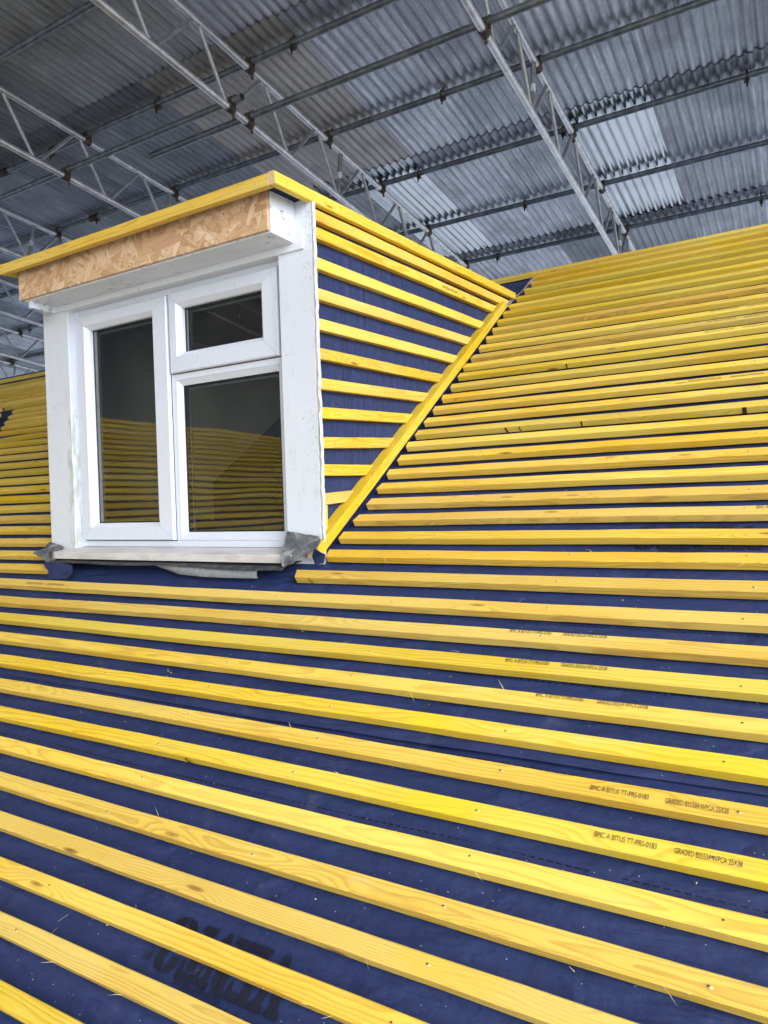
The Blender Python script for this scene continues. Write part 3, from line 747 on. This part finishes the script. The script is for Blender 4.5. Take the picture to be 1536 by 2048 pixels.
def glazed(name, outer, glass_r, sash=True, label=None):
    """a sash with bevelled bead, gasket, spacer and pane; rectangles (x0,x1,z0,z1)"""
    bm = bmesh.new()
    g = glass_r
    if sash:
        fr = (outer[0], outer[1], outer[2], outer[3])
        ring(bm, [(*fr, FY-.0005), (*fr, SY+.005), inset(fr, .004, SY), inset(fr, .010, SY), (g[0]-.017, g[1]+.017, g[2]-.017, g[3]+.017, SY), (g[0], g[1], g[2], g[3], SY+.017), (g[0], g[1], g[2], g[3], GY+.004)])
    else:
        fr = outer
        ring(bm, [(*fr, FY-.0006), (g[0]-.020, g[1]+.020, g[2]-.020, g[3]+.020, FY-.0006), (g[0], g[1], g[2], g[3], FY+.013), (g[0], g[1], g[2], g[3], GY+.004)])
    bmesh.ops.recalc_face_normals(bm, faces=bm.faces)
    # weld lines across the mitred corners
    yw = (SY if sash else FY-.0006)-.0003; b0 = .010 if sash else .004; gi = .017 if sash else .020
    for ix, iz in ((0, 2), (1, 2), (1, 3), (0, 3)):
        sx_, sz_ = (1 if ix == 0 else -1), (1 if iz == 2 else -1)
        p = Vector((outer[ix]+sx_*b0, yw, outer[iz]+sz_*b0)); q_ = Vector((g[ix]-sx_*gi, yw, g[iz]-sz_*gi))
        d = (q_-p).normalized(); nrm_ = Vector((-d.z, 0, d.x))*.00055
        f = bm.faces.new([bm.verts.new(t_) for t_ in (p-nrm_, q_-nrm_, q_+nrm_, p+nrm_)]); f.material_index = 1
    o = obj(name, bm, [M['upvc'], M['weld']], dormer); under(o, dl)
    if label: tag(o, label)
    bm = bmesh.new(); ring(bm, [(*g, GY+.002), inset(g, .0055, GY+.0015), inset(g, .0055, GY+.004)]); bmesh.ops.recalc_face_normals(bm, faces=bm.faces); sub('gasket', bm, M['gasket'], o)
    q = (g[0], g[1], g[2]-.010, g[3])
    bm = bmesh.new(); ring(bm, [inset(q, -.016, GY+.006), inset(q, .0045, GY+.024), inset(q, .0045, GY+.034)]); bmesh.ops.recalc_face_normals(bm, faces=bm.faces); sub('inner_seal', bm, M['gasket'], o)
    bm = bmesh.new(); ring(bm, [inset(q, .0048, GY+.0235), inset(q, .0125, GY+.0235), inset(q, .0125, GY+.030)]); bmesh.ops.recalc_face_normals(bm, faces=bm.faces); sub('spacer_bar', bm, M['spacer'], o)
    if sash:
        bm = bmesh.new(); ring(bm, [(*inset(fr, -.0035, 0)[:4], FY-.0009), (*inset(fr, .004, 0)[:4], FY-.0009)]); bmesh.ops.recalc_face_normals(bm, faces=bm.faces); sub('seal_shadow_line', bm, M['gasket'], o)  # black seal ring, also painting in the shadow line of the sash gap
    bm = bmesh.new(); add_poly(bm, [(g[0]-.004, GY+.003, g[2]-.004), (g[1]+.004, GY+.003, g[2]-.004), (g[1]+.004, GY+.003, g[3]+.004), (g[0]-.004, GY+.003, g[3]+.004)]); sub('glass', bm, M['glass'], o)
    return o
glazed('casement', (-2.5945, -2.0655, -.1185, .8105), (-2.532, -2.156, -.0495, .750), True, 'tall left casement with dark glass')
glazed('top_light', (-2.0535, -1.5305, .5125, .8155), (-1.9985, -1.6115, .588, .7555), True, 'small top-hung light above the fixed pane')
glazed('fixed_light', (-2.0455, -1.540, -.1200, .4860), (-2.0175, -1.5535, -.0895, .466), False, 'large fixed pane at lower right')
# sill, lead and torn membrane below it
bm = bmesh.new()
sx0, sx1 = -2.657, -1.425
prof = [(1.985, -.140), (1.825, -.1585), (1.815, -.1605), (1.8135, -.164), (1.8135, -.1875), (1.822, -.1885), (1.826, -.182), (1.985, -.170)]
va = [bm.verts.new((sx0, y, z)) for y, z in prof]; vb = [bm.verts.new((sx1, y, z)) for y, z in prof]
bm.faces.new(va); bm.faces.new(list(reversed(vb)))
for k in range(8): bm.faces.new((va[k], vb[k], vb[(k+1) % 8], va[(k+1) % 8]))
bmesh.ops.recalc_face_normals(bm, faces=bm.faces)
dpart('sill', bm, M['sill'])
bm = bmesh.new(); add_box(bm, -2.755, -1.41, 1.90, 1.96, -.40, -.176)
dpart('sill_backing', bm, M['gasket'])
def sheet(name, outline, mat, th=.003, lab=None, cuts=3, amp=.003, seed=1, fan=True):
    bm = bmesh.new(); c = sum((Vector(p) for p in outline), Vector())/len(outline)
    vs = [bm.verts.new(p) for p in outline]; cv = bm.verts.new(c)
    for i in range(len(vs)): bm.faces.new((cv, vs[i], vs[(i+1) % len(vs)]))
    bmesh.ops.recalc_face_normals(bm, faces=bm.faces)
    bmesh.ops.subdivide_edges(bm, edges=bm.edges[:], cuts=cuts, use_grid_fill=True, smooth=0)
    rg = random.Random(seed); bm.normal_update()
    for v in bm.verts: v.co += v.normal*rg.uniform(-amp, amp)
    bmesh.ops.solidify(bm, geom=bm.faces[:], thickness=th)
    o = dpart(name, bm, mat, smooth=True)
    if lab: tag(o, lab)
    return o
leadR = [(-1.497, 1.886, -.088), (-1.433, 1.886, -.098), (-1.368, 1.886, -.105), (-1.357, 1.883, -.118), (-1.352, 1.85, -.142), (-1.385, 1.825, -.166), (-1.408, 1.80, -.183), (-1.439, 1.785, -.198), (-1.456, 1.795, -.179), (-1.455, 1.80, -.154), (-1.481, 1.85, -.127)]
leadL = [(-2.786, 1.886, -.126), (-2.739, 1.886, -.133), (-2.690, 1.886, -.148), (-2.654, 1.812, -.158), (-2.645, 1.802, -.189), (-2.633, 1.80, -.206), (-2.681, 1.795, -.203), (-2.714, 1.80, -.183), (-2.774, 1.80, -.167), (-2.772, 1.84, -.155), (-2.790, 1.87, -.143)]
sheet('lead_flashing', leadR, M['lead'], .003, 'grey mottled lead dressed over the right end of the sill', 3, .0016, 4)
sheet('lead_flashing', leadL, M['lead'], .003, 'grey lead curling out past the left corner post', 3, .0018, 5)
# lead apron hanging in waves under the sill
bm = bmesh.new(); prev = None
for i in range(61):
    x = -2.66+1.22*i/60
    w = .5+.5*math.sin(7.5*x+1)*math.sin(3.1*x+.6)
    pts = [(x, 1.90, -.187), (x, 1.845, -.1925), (x, 1.802-.010*w, -.1945-.007*w), (x, 1.792-.014*w, -.200-.011*w)]
    vv = [bm.verts.new(p) for p in pts]
    if prev:
        for k in range(3): bm.faces.new((prev[k], vv[k], vv[k+1], prev[k+1])).smooth = True
    prev = vv
bmesh.ops.solidify(bm, geom=bm.faces[:], thickness=.0025)
dpart('lead_apron', bm, M['lead'])
flap_t = [(-2.081, 1.815, -.198), (-1.941, 1.812, -.1985), (-1.794, 1.812, -.1985), (-1.656, 1.812, -.1985), (-1.542, 1.812, -.1985)]
flap_b = [(-2.120, 1.84, -.200), (-2.040, 1.822, -.214), (-1.925, 1.800, -.233), (-1.80, 1.790, -.238), (-1.68, 1.790, -.239), (-1.557, 1.792, -.237)]
bm = bmesh.new(); prev = None
for i in range(33):
    t = i/32
    x = -2.11+.56*t
    def lerp(L, x):
        for a, b in zip(L, L[1:]):
            if a[0] <= x <= b[0]:
                f = (x-a[0])/(b[0]-a[0]); return Vector(a)*(1-f)+Vector(b)*f
        return Vector(L[0] if x < L[0][0] else L[-1])
    T, B = lerp(flap_t, x), lerp(flap_b, x)
    T.x = B.x = x
    mid = (T+B)/2+Vector((0, -.014*min(1, t*2.5), .004))
    vv = [bm.verts.new(p) for p in (T, T*.5+mid*.5+Vector((0, -.004, .001)), mid, B*.5+mid*.5+Vector((0, -.004, -.001)), B)]
    if prev:
        for k in range(4): bm.faces.new((prev[k], vv[k], vv[k+1], prev[k+1])).smooth = True
    prev = vv
bmesh.ops.solidify(bm, geom=bm.faces[:], thickness=.0012)
tag(dpart('membrane_flap', bm, M['white_back']), 'white backed membrane flap hanging below the sill')
navyL = [(-2.690, 1.787, -.204), (-2.58, 1.775, -.199), (-2.469, 1.765, -.208), (-2.455, 1.752, -.237), (-2.50, 1.762, -.262), (-2.614, 1.755, -.266), (-2.628, 1.768, -.236)]
tag(sheet('membrane_flap', navyL, M['membrane'], .0012, None, 3, .002, 8), 'torn navy membrane flap under the left end of the sill')
navyR = [(-1.345, 1.831, -.14), (-1.327, 1.834, -.15), (-1.319, 1.852, -.159), (-1.334, 1.862, -.190), (-1.364, 1.858, -.193), (-1.383, 1.868, -.168)]
tag(sheet('membrane_flap', navyR, M['membrane'], .0012, None, 2, .002, 9), 'small navy membrane tab at the foot of the sloping batten')
bm = bmesh.new(); prev = None; rg = random.Random(12)
for i in range(15):
    t = i/14
    x_, s_ = -1.372+.052*t**1.3, 3.66+.40*t
    wd = .013+.006*math.sin(7*t)+rg.uniform(-.001, .001)
    vv = [bm.verts.new(roofP(x_-wd*.6, s_+wd*.8, -.026)), bm.verts.new(roofP(x_-wd*.1, s_+wd*.25, -.006+.006*math.sin(9*t))), bm.verts.new(roofP(x_+wd*.5, s_-wd*.4, -.014))]
    if prev:
        for k in range(2): bm.faces.new((prev[k], vv[k], vv[k+1], prev[k+1])).smooth = True
    prev = vv
tag(dpart('membrane_flap', bm, M['flapbrown']), 'folded brown edge of membrane behind the dormer')
# linings inside
for xx in (-2.690, -1.470):
    bm = bmesh.new()
    pts = [(xx, 2.0, -.34), (xx, 2.0, .86), (xx, 3.55, .86), (xx, 3.55, roof_z(3.55, -.25)), (xx, 2.78, roof_z(2.78, -.25)), (xx, 2.78, -.34)]
    add_poly(bm, pts); dpart('cheek_lining', bm, M['cream'])
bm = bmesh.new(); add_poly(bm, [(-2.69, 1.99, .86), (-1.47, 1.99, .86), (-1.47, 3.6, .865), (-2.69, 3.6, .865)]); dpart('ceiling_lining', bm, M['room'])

# ---------------------------------------------------------------- cross wing with its own battens (left, running toward the viewer)
wl = (-5.45, 0, -1)
wing = tag(empty('house_wing', wl), 'battened gable wing at the far left edge, also mirrored in the window glass', 'house wing')
def wpart(name, bm, m):
    o = obj(name, bm, m, wing); return under(o, wl)
def wingP(d, y, h=0.0):           # d: distance down the slope from its ridge
    return Vector((-5.45+d*CS+(h)*SN, y, .87-d*SN+h*CS))
bm = bmesh.new()
yv = lambda d: 3.36-d*CS            # valley line against the main roof
pts = [wingP(0, -13, -.03), wingP(3.5, -13, -.03), wingP(3.5, yv(3.5)-.02, -.03), wingP(0, yv(0), -.03)]
add_poly(bm, pts); solidify(bm, .003); wpart('underlay', bm, M['membrane'])
for k in range(34):
    d = .05+.1*k
    y1_ = yv(d)-.03+random.uniform(-.02, .02)
    L = y1_+12.8
    o = obj('batten', batten_bm(L, seed=700+k, seg=.5), WM, wing)
    ay = Vector((-CS, 0, SN)); nz = Vector((SN, 0, CS)); ax = ay.cross(nz)
    mt = Matrix((ax, ay, nz)).transposed().to_4x4(); mt.translation = wingP(d, y1_ if ax.y < 0 else -12.8, 0)
    o.matrix_basis = mt; under(o, wl)
bm = bmesh.new(); add_poly(bm, [(-5.45, -13, .845), (-5.45, 3.3, .845), (-9, 3.3, -1.4), (-9, -13, -1.4)]); solidify(bm, .01); wpart('rear_slope', bm, M['membrane'])
bm = bmesh.new(); add_box(bm, -8.8, -2.75, -12.8, .2, -5.5, -1.6); wpart('wall', bm, M['brick'])

# ---------------------------------------------------------------- scaffold canopy
AL = R(6.03); TA, CA, SA = math.tan(AL), math.cos(AL), math.sin(AL)
C0 = 3.15
DIRN = Vector((0, CA, -SA)); NRM = Vector((0, SA, CA))
def canP(x, y, c): return Vector((x, y, c-TA*y))
TR = .02415
cT, cB = C0+.40/CA, C0+.05/CA
cP = cT+.05/CA; cS = cP+(TR+.0125)/CA
YR = -3.62                                    # ridge of the canopy, behind the viewer
beamX = [-1.555-1.8*k for k in range(-1, 8)]
beamName = ['lattice girder outside the right edge', 'right-hand lattice girder rising past the shiny roof sheets', 'lattice girder passing directly above the dormer corner', 'lattice girder left of the dormer, crossing the upper left', 'lattice girder at the far left above the fascia end']
# proto girder: local y along the girder, origin on bottom chord at a post
LB0, LB1 = -8.2, 4.5
def make_beam():
    e = empty('lattice_girder')
    bm = bmesh.new(); add_tube(bm, [(0, LB0, 0), (0, LB1, 0)], TR, 16); obj('bottom_chord', bm, M['alu'], e)
    bm = bmesh.new(); add_tube(bm, [(0, LB0, .40), (0, LB1, .40)], TR, 16); obj('top_chord', bm, M['alu'], e)
    P = .667; k0 = int(LB0/P)-1
    n0 = math.ceil(LB0/P); n1 = int(LB1/P)
    bm = bmesh.new(); add_tube(bm, [(0, -.035, .378), (0, .23, .015)], .0125, 8); m1 = bm
    me_b = None
    for k in range(n0, n1):
        y = k*P                     # bottom node at y, top nodes at y +- P/2
        for sgn in (-1, 1):
            if me_b is None:
                bm0 = bmesh.new()
                L = Vector((P/2-.065, .355)).length
                add_tube(bm0, [(0, 0, 0), (0, 0, L)], .0145, 10); ob = obj('brace', bm0, M['brace'], e); me_b = ob.data; L_ = L
            else: ob = inst('brace', me_b, e)
            p0 = Vector((0, y+sgn*.03, .022)); p1 = Vector((0, y+sgn*(P/2-.035), .378))
            d = (p1-p0).normalized()
            ob.matrix_basis = Matrix.Translation(p0) @ d.to_track_quat('Z', 'X').to_matrix().to_4x4()
    me_p = None
    for k in (-12, -8, -4, 0, 4):
        y = k*P
        if y < LB0 or y > LB1: continue
        if me_p is None:
            bm0 = bmesh.new(); add_tube(bm0, [(0, 0, .022), (0, .02, .378)], .019, 12); ob = obj('upright', bm0, M['brace'], e); me_p = ob.data
            bmt = bmesh.new(); add_tube(bmt, [(0, .0075, .155), (0, .0105, .21)], .0198, 12); tp = obj('tape', bmt, M['tape'], ob)
            me_t = tp.data
        else:
            ob = inst('upright', me_p, e); inst('tape', me_t, ob)
        ob.location = (0, y, 0)
    return e
proto = make_beam()
postY = {0: 4.3, 1: 4.80, 2: 5.07, 3: 4.83, 4: 4.6, 5: 5.0, 6: 4.75, 7: 5.1, 8: 4.9}
ordn = ['', 'right-hand', 'second', 'third', 'fourth', 'fifth', 'sixth', 'seventh', 'eighth']
girders = []
for i, x in enumerate(beamX):
    g = proto if i == 0 else copy_tree(proto)
    g.location = canP(x, postY[i], C0); g.rotation_euler = (-AL, 0, 0)
    lab = {0: 'aluminium lattice girder outside the right edge of the photo', 1: 'aluminium lattice girder farthest right, in front of the shiny sheets', 2: 'aluminium lattice girder whose lower chord passes just above the dormer corner', 3: 'aluminium lattice girder crossing the upper left behind the long yellow fascia batten', 4: 'aluminium lattice girder entering at the left edge just above the fascia batten end'}.get(i, 'distant aluminium lattice girder, %s from the right, at the far left by the white post' % ordn[i])
    tag(g, lab, 'lattice girder', 'aluminium lattice girders under the tin roof'); girders.append(g)
# far side of the canopy, falling away behind the viewer, seen only mirrored in the panes
for i in (2, 3, 4, 5):
    g = copy_tree(girders[i]); g.location = Vector((beamX[i], -8.6, C0-TA*YR-TA*(YR+8.6)+.0)); g.rotation_euler = (AL, 0, math.pi*0)
    tag(g, 'lattice girder behind the viewer, faint in the window reflection', 'lattice girder', 'girders mirrored in the window')
# couplers
def coupler_bm(up=True):
    bm = bmesh.new()
    add_tube(bm, [(-.028, 0, 0), (.028, 0, 0)], .031, 14)                  # band round the purlin
    z = -.0505
    add_tube(bm, [(0, -.028, z), (0, .028, z)], .031, 14)                  # band round the chord
    add_box(bm, -.026, .026, -.026, .026, -.040, -.012, bev=.004)
    add_tube(bm, [(.0, .030, z+.02), (.0, .034, z-.055)], .0065, 8); add_tube(bm, [(0, .033, z-.035), (0, .0345, z-.05)], .012, 6)
    add_tube(bm, [(.034, 0, .03), (.040, 0, -.045)], .0065, 8); add_tube(bm, [(.036, 0, .018), (.038, 0, .036)], .012, 6)
    return bm
def clip_bm():
    bm = bmesh.new()
    pts = [(0, .029*math.cos(t), .029*math.sin(t)) for t in [R(-60)+R(300)*k/14 for k in range(15)]]
    add_tube(bm, pts, .0065, 8)
    add_tube(bm, [(0, -.012, -.028), (0, -.010, -.085)], .0060, 8)
    add_tube(bm, [(0, -.012, -.045), (0, -.011, -.060)], .0125, 6)
    add_tube(bm, [(0, .0, .03), (0, .004, .062)], .007, 8)
    add_box(bm, -.016, .016, -.022, .022, -.042, -.027, bev=.003)
    return bm
def tmp_mesh(name, bm, mat):
    me = bpy.data.meshes.new(name); bm.to_mesh(me); bm.free(); me.materials.append(mat)
    for p in me.polygons: p.use_smooth = False
    return me
me_cp, me_cl = tmp_mesh('coupler', coupler_bm(), M['clamp']), tmp_mesh('sheet_clip', clip_bm(), M['clamp'])
X0C, X1C = -15.2, 1.75
def tube_bm(x0, x1):
    bm = bmesh.new(); n = int((x1-x0)/.8)+1
    rg = random.Random(int(x0*10))
    add_tube(bm, [(x0+(x1-x0)*i/n, 0, rg.uniform(-.003, .003)) for i in range(n+1)], TR, 16)
    return bm
purY = [(-2.55, 0), (-1.62, 1), (-.68, 0), (.25, 1), (1.18, 0), (2.12, 1), (3.08, 0), (3.98, 1), (4.95, 0), (5.82, 1), (6.78, 0), (7.75, 1), (8.72, 0)]
purlab = {3.08: 'scaffold tube under the roof sheets across the extreme top left corner', 3.98: 'paint flecked scaffold tube carrying the sheets, second from the top of the photo', 4.95: 'scaffold tube carrying the sheets, meeting the dormer corner batten from the left', 5.82: 'scaffold tube just below the wavy sheet joint in the middle of the tin roof', 6.78: 'dark scaffold tube crossing below the pair of shiny sheets', 7.75: 'lowest scaffold tube visible just above the yellow ridge', 8.72: 'scaffold tube low over the ridge at the far left'}
pme = None
seams = [-.96+.667*k for k in range(-20, 5)]
for y, lap in purY:
    p = obj('scaffold_tube', tube_bm(X0C, X1C), M['tube']) if pme is None else inst('scaffold_tube', pme)
    pme = p.data
    p.location = canP(0, y, cP); p.rotation_euler = (-AL, 0, 0)
    tag(p, purlab.get(y, 'scaffold tube carrying the tin sheets overhead, out of view behind the viewer'), 'scaffold tube', 'tubes carrying the corrugated sheets')
    if y > 2.5:
        for x in beamX:
            c = inst('coupler', me_cp, p); c.location = (x, 0, 0); c.rotation_euler = (0, 0, R(random.uniform(-3, 3)) + (math.pi if random.random() < .3 else 0))
        for k, x in enumerate(seams):
            if (k % 2 == 1) == bool(lap) and (lap or k % 3 == 0):
                c = inst('sheet_clip', me_cl, p); c.location = (x, 0, 0); c.rotation_euler = (0, 0, R(random.uniform(-25, 25)))
    if y in (3.98, 4.95):
        bm = bmesh.new(); add_tube(bm, [(-6.40, 0, 0), (-6.28, 0, 0)], .032, 12); add_box(bm, -6.385, -6.345, -.042, .03, -.012, .012, bev=.003); add_box(bm, -6.335, -6.295, -.042, .03, -.012, .012, bev=.003)
        obj('joint_sleeve', bm, M['clamp'], p)
# two ledger tubes lying on the lower chords
led = []
for (xa, xb, y, lab) in ((-15.0, -3.25, 3.765, 'grey ledger tube at upper left ending in a clamp beside the girder'), (-4.376, 1.70, 3.955, 'grey ledger tube with an open end left of the girder, running off top right')):
    bm = bmesh.new(); add_tube(bm, [(xa, 0, 0), ((xa+xb)/2, 0, .004), (xb, 0, 0)], TR, 16, cap=False)
    p = obj('ledger_tube', bm, M['tube']); p.location = canP(0, y, cB); p.rotation_euler = (-AL, 0, 0)
    tag(p, lab, 'scaffold tube', 'ledger tubes on the lower chords')
    bm = bmesh.new(); add_tube(bm, [(xa+.001, 0, 0), (xa+.03, 0, 0)], TR*.86, 14)
    obj('tube_bore', bm, M['gasket'], p)
    for x in beamX:
        if xa < x < xb:
            c = inst('coupler', me_cp, p); c.location = (x+.0, 0, 0)
# corrugated sheets
def sheet_mesh(L):
    bm = bmesh.new(); pit = .0741; nw = 9.75; W = pit*nw; seg = 10; n = int(nw*seg)
    rows = 7; g = []
    for j in range(rows+1):
        y = L*j/rows
        g.append([bm.verts.new((W*i/n, y, .0115*math.cos(2*math.pi*i/seg))) for i in range(n+1)])
    for j in range(rows):
        for i in range(n): bm.faces.new((g[j][i], g[j][i+1], g[j+1][i+1], g[j+1][i])).smooth = True
    me = bpy.data.meshes.new('roofing_sheet'); bm.to_mesh(me); bm.free()
    return me
laps = [-3.67, -1.81, .05, 1.91, 3.77, 5.63, 7.60, 9.5]
rowlab = {6: 'bottom row at yellow ridge', 5: 'second row above ridge', 4: 'third row above ridge', 3: 'topmost visible row', 2: 'row overhead', 1: 'row behind the viewer', 0: 'row at canopy ridge'}
num = ['', 'first', 'second', 'third', 'fourth', 'fifth', 'sixth', 'seventh', 'eighth', 'ninth', 'tenth', 'eleventh', 'twelfth', 'thirteenth', 'fourteenth', 'fifteenth', 'sixteenth', 'seventeenth', 'eighteenth', 'nineteenth', 'twentieth', 'twenty-first']
def colwords(x):           # x: left edge of the sheet
    k = round((x+1.627)/.667)
    return ('%s right of right-hand girder' % num[k+1]) if k >= 0 else ('%s left of right-hand girder' % num[-k])
meshes = {}
rgs = random.Random(21)
for r in range(7):
    ya, yb = laps[r], laps[r+1]
    L = (yb-ya+.30)/CA
    for k, x in enumerate(seams):
        kind = rgs.choice(['sheet_grey']*5+['sheet_dark']*3)
        kc = round((x+1.627)/.667)
        if kc < -3 and r < 5: kind = 'sheet_dark' if rgs.random() < .8 else 'sheet_grey'
        if kc < -8 and r >= 5: kind = rgs.choice(['sheet_grey', 'sheet_shiny', 'sheet_dark'])
        if r == 5 and kc in (0, -3): kind = 'sheet_shiny'
        if r == 5 and kc in (-1, -2, 1): kind = 'sheet_grey'
        if r == 4 and kc in (-3, -4): kind = 'sheet_tan'
        if r == 3 and kc == -4: kind = 'sheet_dark'
        if r == 5 and kc == -5: kind = 'sheet_shiny'
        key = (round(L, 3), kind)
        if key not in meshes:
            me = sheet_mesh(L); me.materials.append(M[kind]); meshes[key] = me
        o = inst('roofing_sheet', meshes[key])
        wob = rgs.uniform(-.002, .002)
        o.location = canP(x-.001+rgs.uniform(-.006, .006), ya+rgs.uniform(-.012, .012), cS+.001)
        o.rotation_euler = (-AL+.0040+wob*.3, -.0042, 0)
        o.rotation_euler.x += .0
        look = {'sheet_grey': 'grey streaked', 'sheet_dark': 'dull dark grey', 'sheet_shiny': 'bright shiny', 'sheet_tan': 'tan stained'}[kind]
        lab = '%s corrugated sheet, %s, %s' % (look, rowlab[r], colwords(x))
        tag(o, lab, 'roofing sheet', 'corrugated sheets of the scaffold roof')
# the far slope of the canopy: one mass of sheeting, out of view
bm = bmesh.new(); seg = 6; pit = .148; n = int(45/pit*seg)
zr = (cS+.02)-TA*YR
a = [bm.verts.new((-43.2+45*i/n, YR-.0, zr+.0115*math.cos(2*math.pi*i/seg))) for i in range(n+1)]
b2 = [bm.verts.new((v.co.x, YR-16.5, zr-TA*16.5+.0115*math.cos(2*math.pi*i/seg))) for i, v in enumerate(a)]
for i in range(n): bm.faces.new((a[i], a[i+1], b2[i+1], b2[i])).smooth = True
tag(obj('canopy_sheeting', bm, M['sheet_dark']), 'far slope of the tin roof behind the viewer', 'roofing sheets', None, 'stuff')

# ---------------------------------------------------------------- surroundings
bm = bmesh.new(); N = 24; S_ = 400
gv = [[bm.verts.new((-S_+2*S_*i/N, -S_+2*S_*j/N, -5.5)) for i in range(N+1)] for j in range(N+1)]
for j in range(N):
    for i in range(N): bm.faces.new((gv[j][i], gv[j][i+1], gv[j+1][i+1], gv[j+1][i]))
tag(obj('ground', bm, M['bounce_ground']), kind='structure')
def bare_tree(loc, H, seed, label, leafy=False):
    rg = random.Random(seed); t = tag(empty('bare_tree' if not leafy else 'evergreen_tree', loc), label, 'tree')
    tr = bmesh.new(); cr = bmesh.new(); tips = []
    def grow(bm, p, d, L, r, lev):
        pts = [p]; q = p.copy(); dd = d.copy()
        for k in range(4):
            dd = (dd+Vector((rg.uniform(-.2, .2), rg.uniform(-.2, .2), rg.uniform(-.05, .15)))).normalized(); q = q+dd*L/4; pts.append(q.copy())
        add_tube(bm, pts, [r*(1-.5*k/4) for k in range(5)], 6 if lev < 2 else 4, cap=False)
        tips.append(q)
        if lev >= 4: return
        for k in range(4 if lev else 7):
            b = pts[rg.randint(1 if lev else 2, 4)]
            nd = (dd*.6+Vector((rg.uniform(-1, 1), rg.uniform(-1, 1), rg.uniform(-.1, .8)))).normalized()
            grow(cr, b, nd, L*rg.uniform(.45, .7), r*.5, lev+1)
    grow(tr, Vector((0, 0, 0)), Vector((0, 0, 1)), H*.55, H*.018, 0)
    obj('trunk', tr, M['bark'], t)
    if leafy:
        for q in tips:
            for _ in range(7):
                c = q+Vector((rg.gauss(0, .35), rg.gauss(0, .35), rg.gauss(0, .3))); u = Vector((rg.uniform(-1, 1), rg.uniform(-1, 1), rg.uniform(-1, 1))).normalized()*.16; v = u.orthogonal().normalized()*.1
                f = cr.faces.new([cr.verts.new(c+w) for w in (-u, v, u, -v)]); f.material_index = 1
    obj('crown', cr, [M['bark'], M['leaf']], t)
bare_tree((-25, -30, -5.5), 12, 3, 'leafless tree beyond the wing, mirrored in the lower right pane')
bare_tree((-34, -33, -5.5), 13, 9, 'taller leafless tree farther left beyond the wing, mirrored in the pane')
bare_tree((-20, -31, -5.5), 10.5, 5, 'green leafy tree behind the wing ridge, mirrored in the pane', True)

# ---------------------------------------------------------------- light, sky, camera
SUN_EL, SUN_AZ = R(31), R(120)          # azimuth measured clockwise from +Y
w = bpy.data.worlds.new('World'); SC.world = w; w.use_nodes = True
nt = w.node_tree; bg = nt.nodes['Background']
sky = nt.nodes.new('ShaderNodeTexSky'); sky.sky_type = 'NISHITA'; sky.sun_disc = False
sky.sun_elevation = SUN_EL; sky.sun_rotation = SUN_AZ; sky.dust_density = .6; sky.air_density = 1.0; sky.ozone_density = 2.5
hs = nt.nodes.new('ShaderNodeHueSaturation'); hs.inputs['Saturation'].default_value = .5
nt.links.new(sky.outputs[0], hs.inputs['Color']); nt.links.new(hs.outputs[0], bg.inputs['Color'])
bg.inputs['Strength'].default_value = .15
sl = bpy.data.lights.new('sun', 'SUN'); sl.energy = .95; sl.angle = R(45); sl.color = (1.0, .99, .975)
so = bpy.data.objects.new('sun', sl); link(so)
sd = Vector((math.sin(SUN_AZ)*math.cos(SUN_EL), math.cos(SUN_AZ)*math.cos(SUN_EL), math.sin(SUN_EL)))
so.rotation_euler = sd.to_track_quat('Z', 'Y').to_euler()
so.location = sd*30
cam = bpy.data.cameras.new('camera'); co = bpy.data.objects.new('camera', cam); link(co)
yaw, pit, rol = R(30.62437), R(-.78283), R(-1.82628)
f_ = Vector((-math.sin(yaw)*math.cos(pit), math.cos(yaw)*math.cos(pit), math.sin(pit))); rt = Vector((math.cos(yaw), math.sin(yaw), 0)); up = rt.cross(f_)
rt2 = rt*math.cos(rol)+up*math.sin(rol); up2 = up*math.cos(rol)-rt*math.sin(rol)
co.matrix_world = Matrix((rt2, up2, -f_)).transposed().to_4x4()
cam.sensor_fit = 'HORIZONTAL'; cam.sensor_width = 36; cam.lens = 1419.84/1536*36
cam.clip_start = .02; cam.clip_end = 2000
SC.camera = co
SC.view_settings.view_transform = 'Standard'; SC.view_settings.look = 'None'; SC.view_settings.gamma = 1
SC.view_settings.exposure = 1.62
SC.cycles.max_bounces = 8; SC.cycles.diffuse_bounces = 4; SC.cycles.transparent_max_bounces = 12
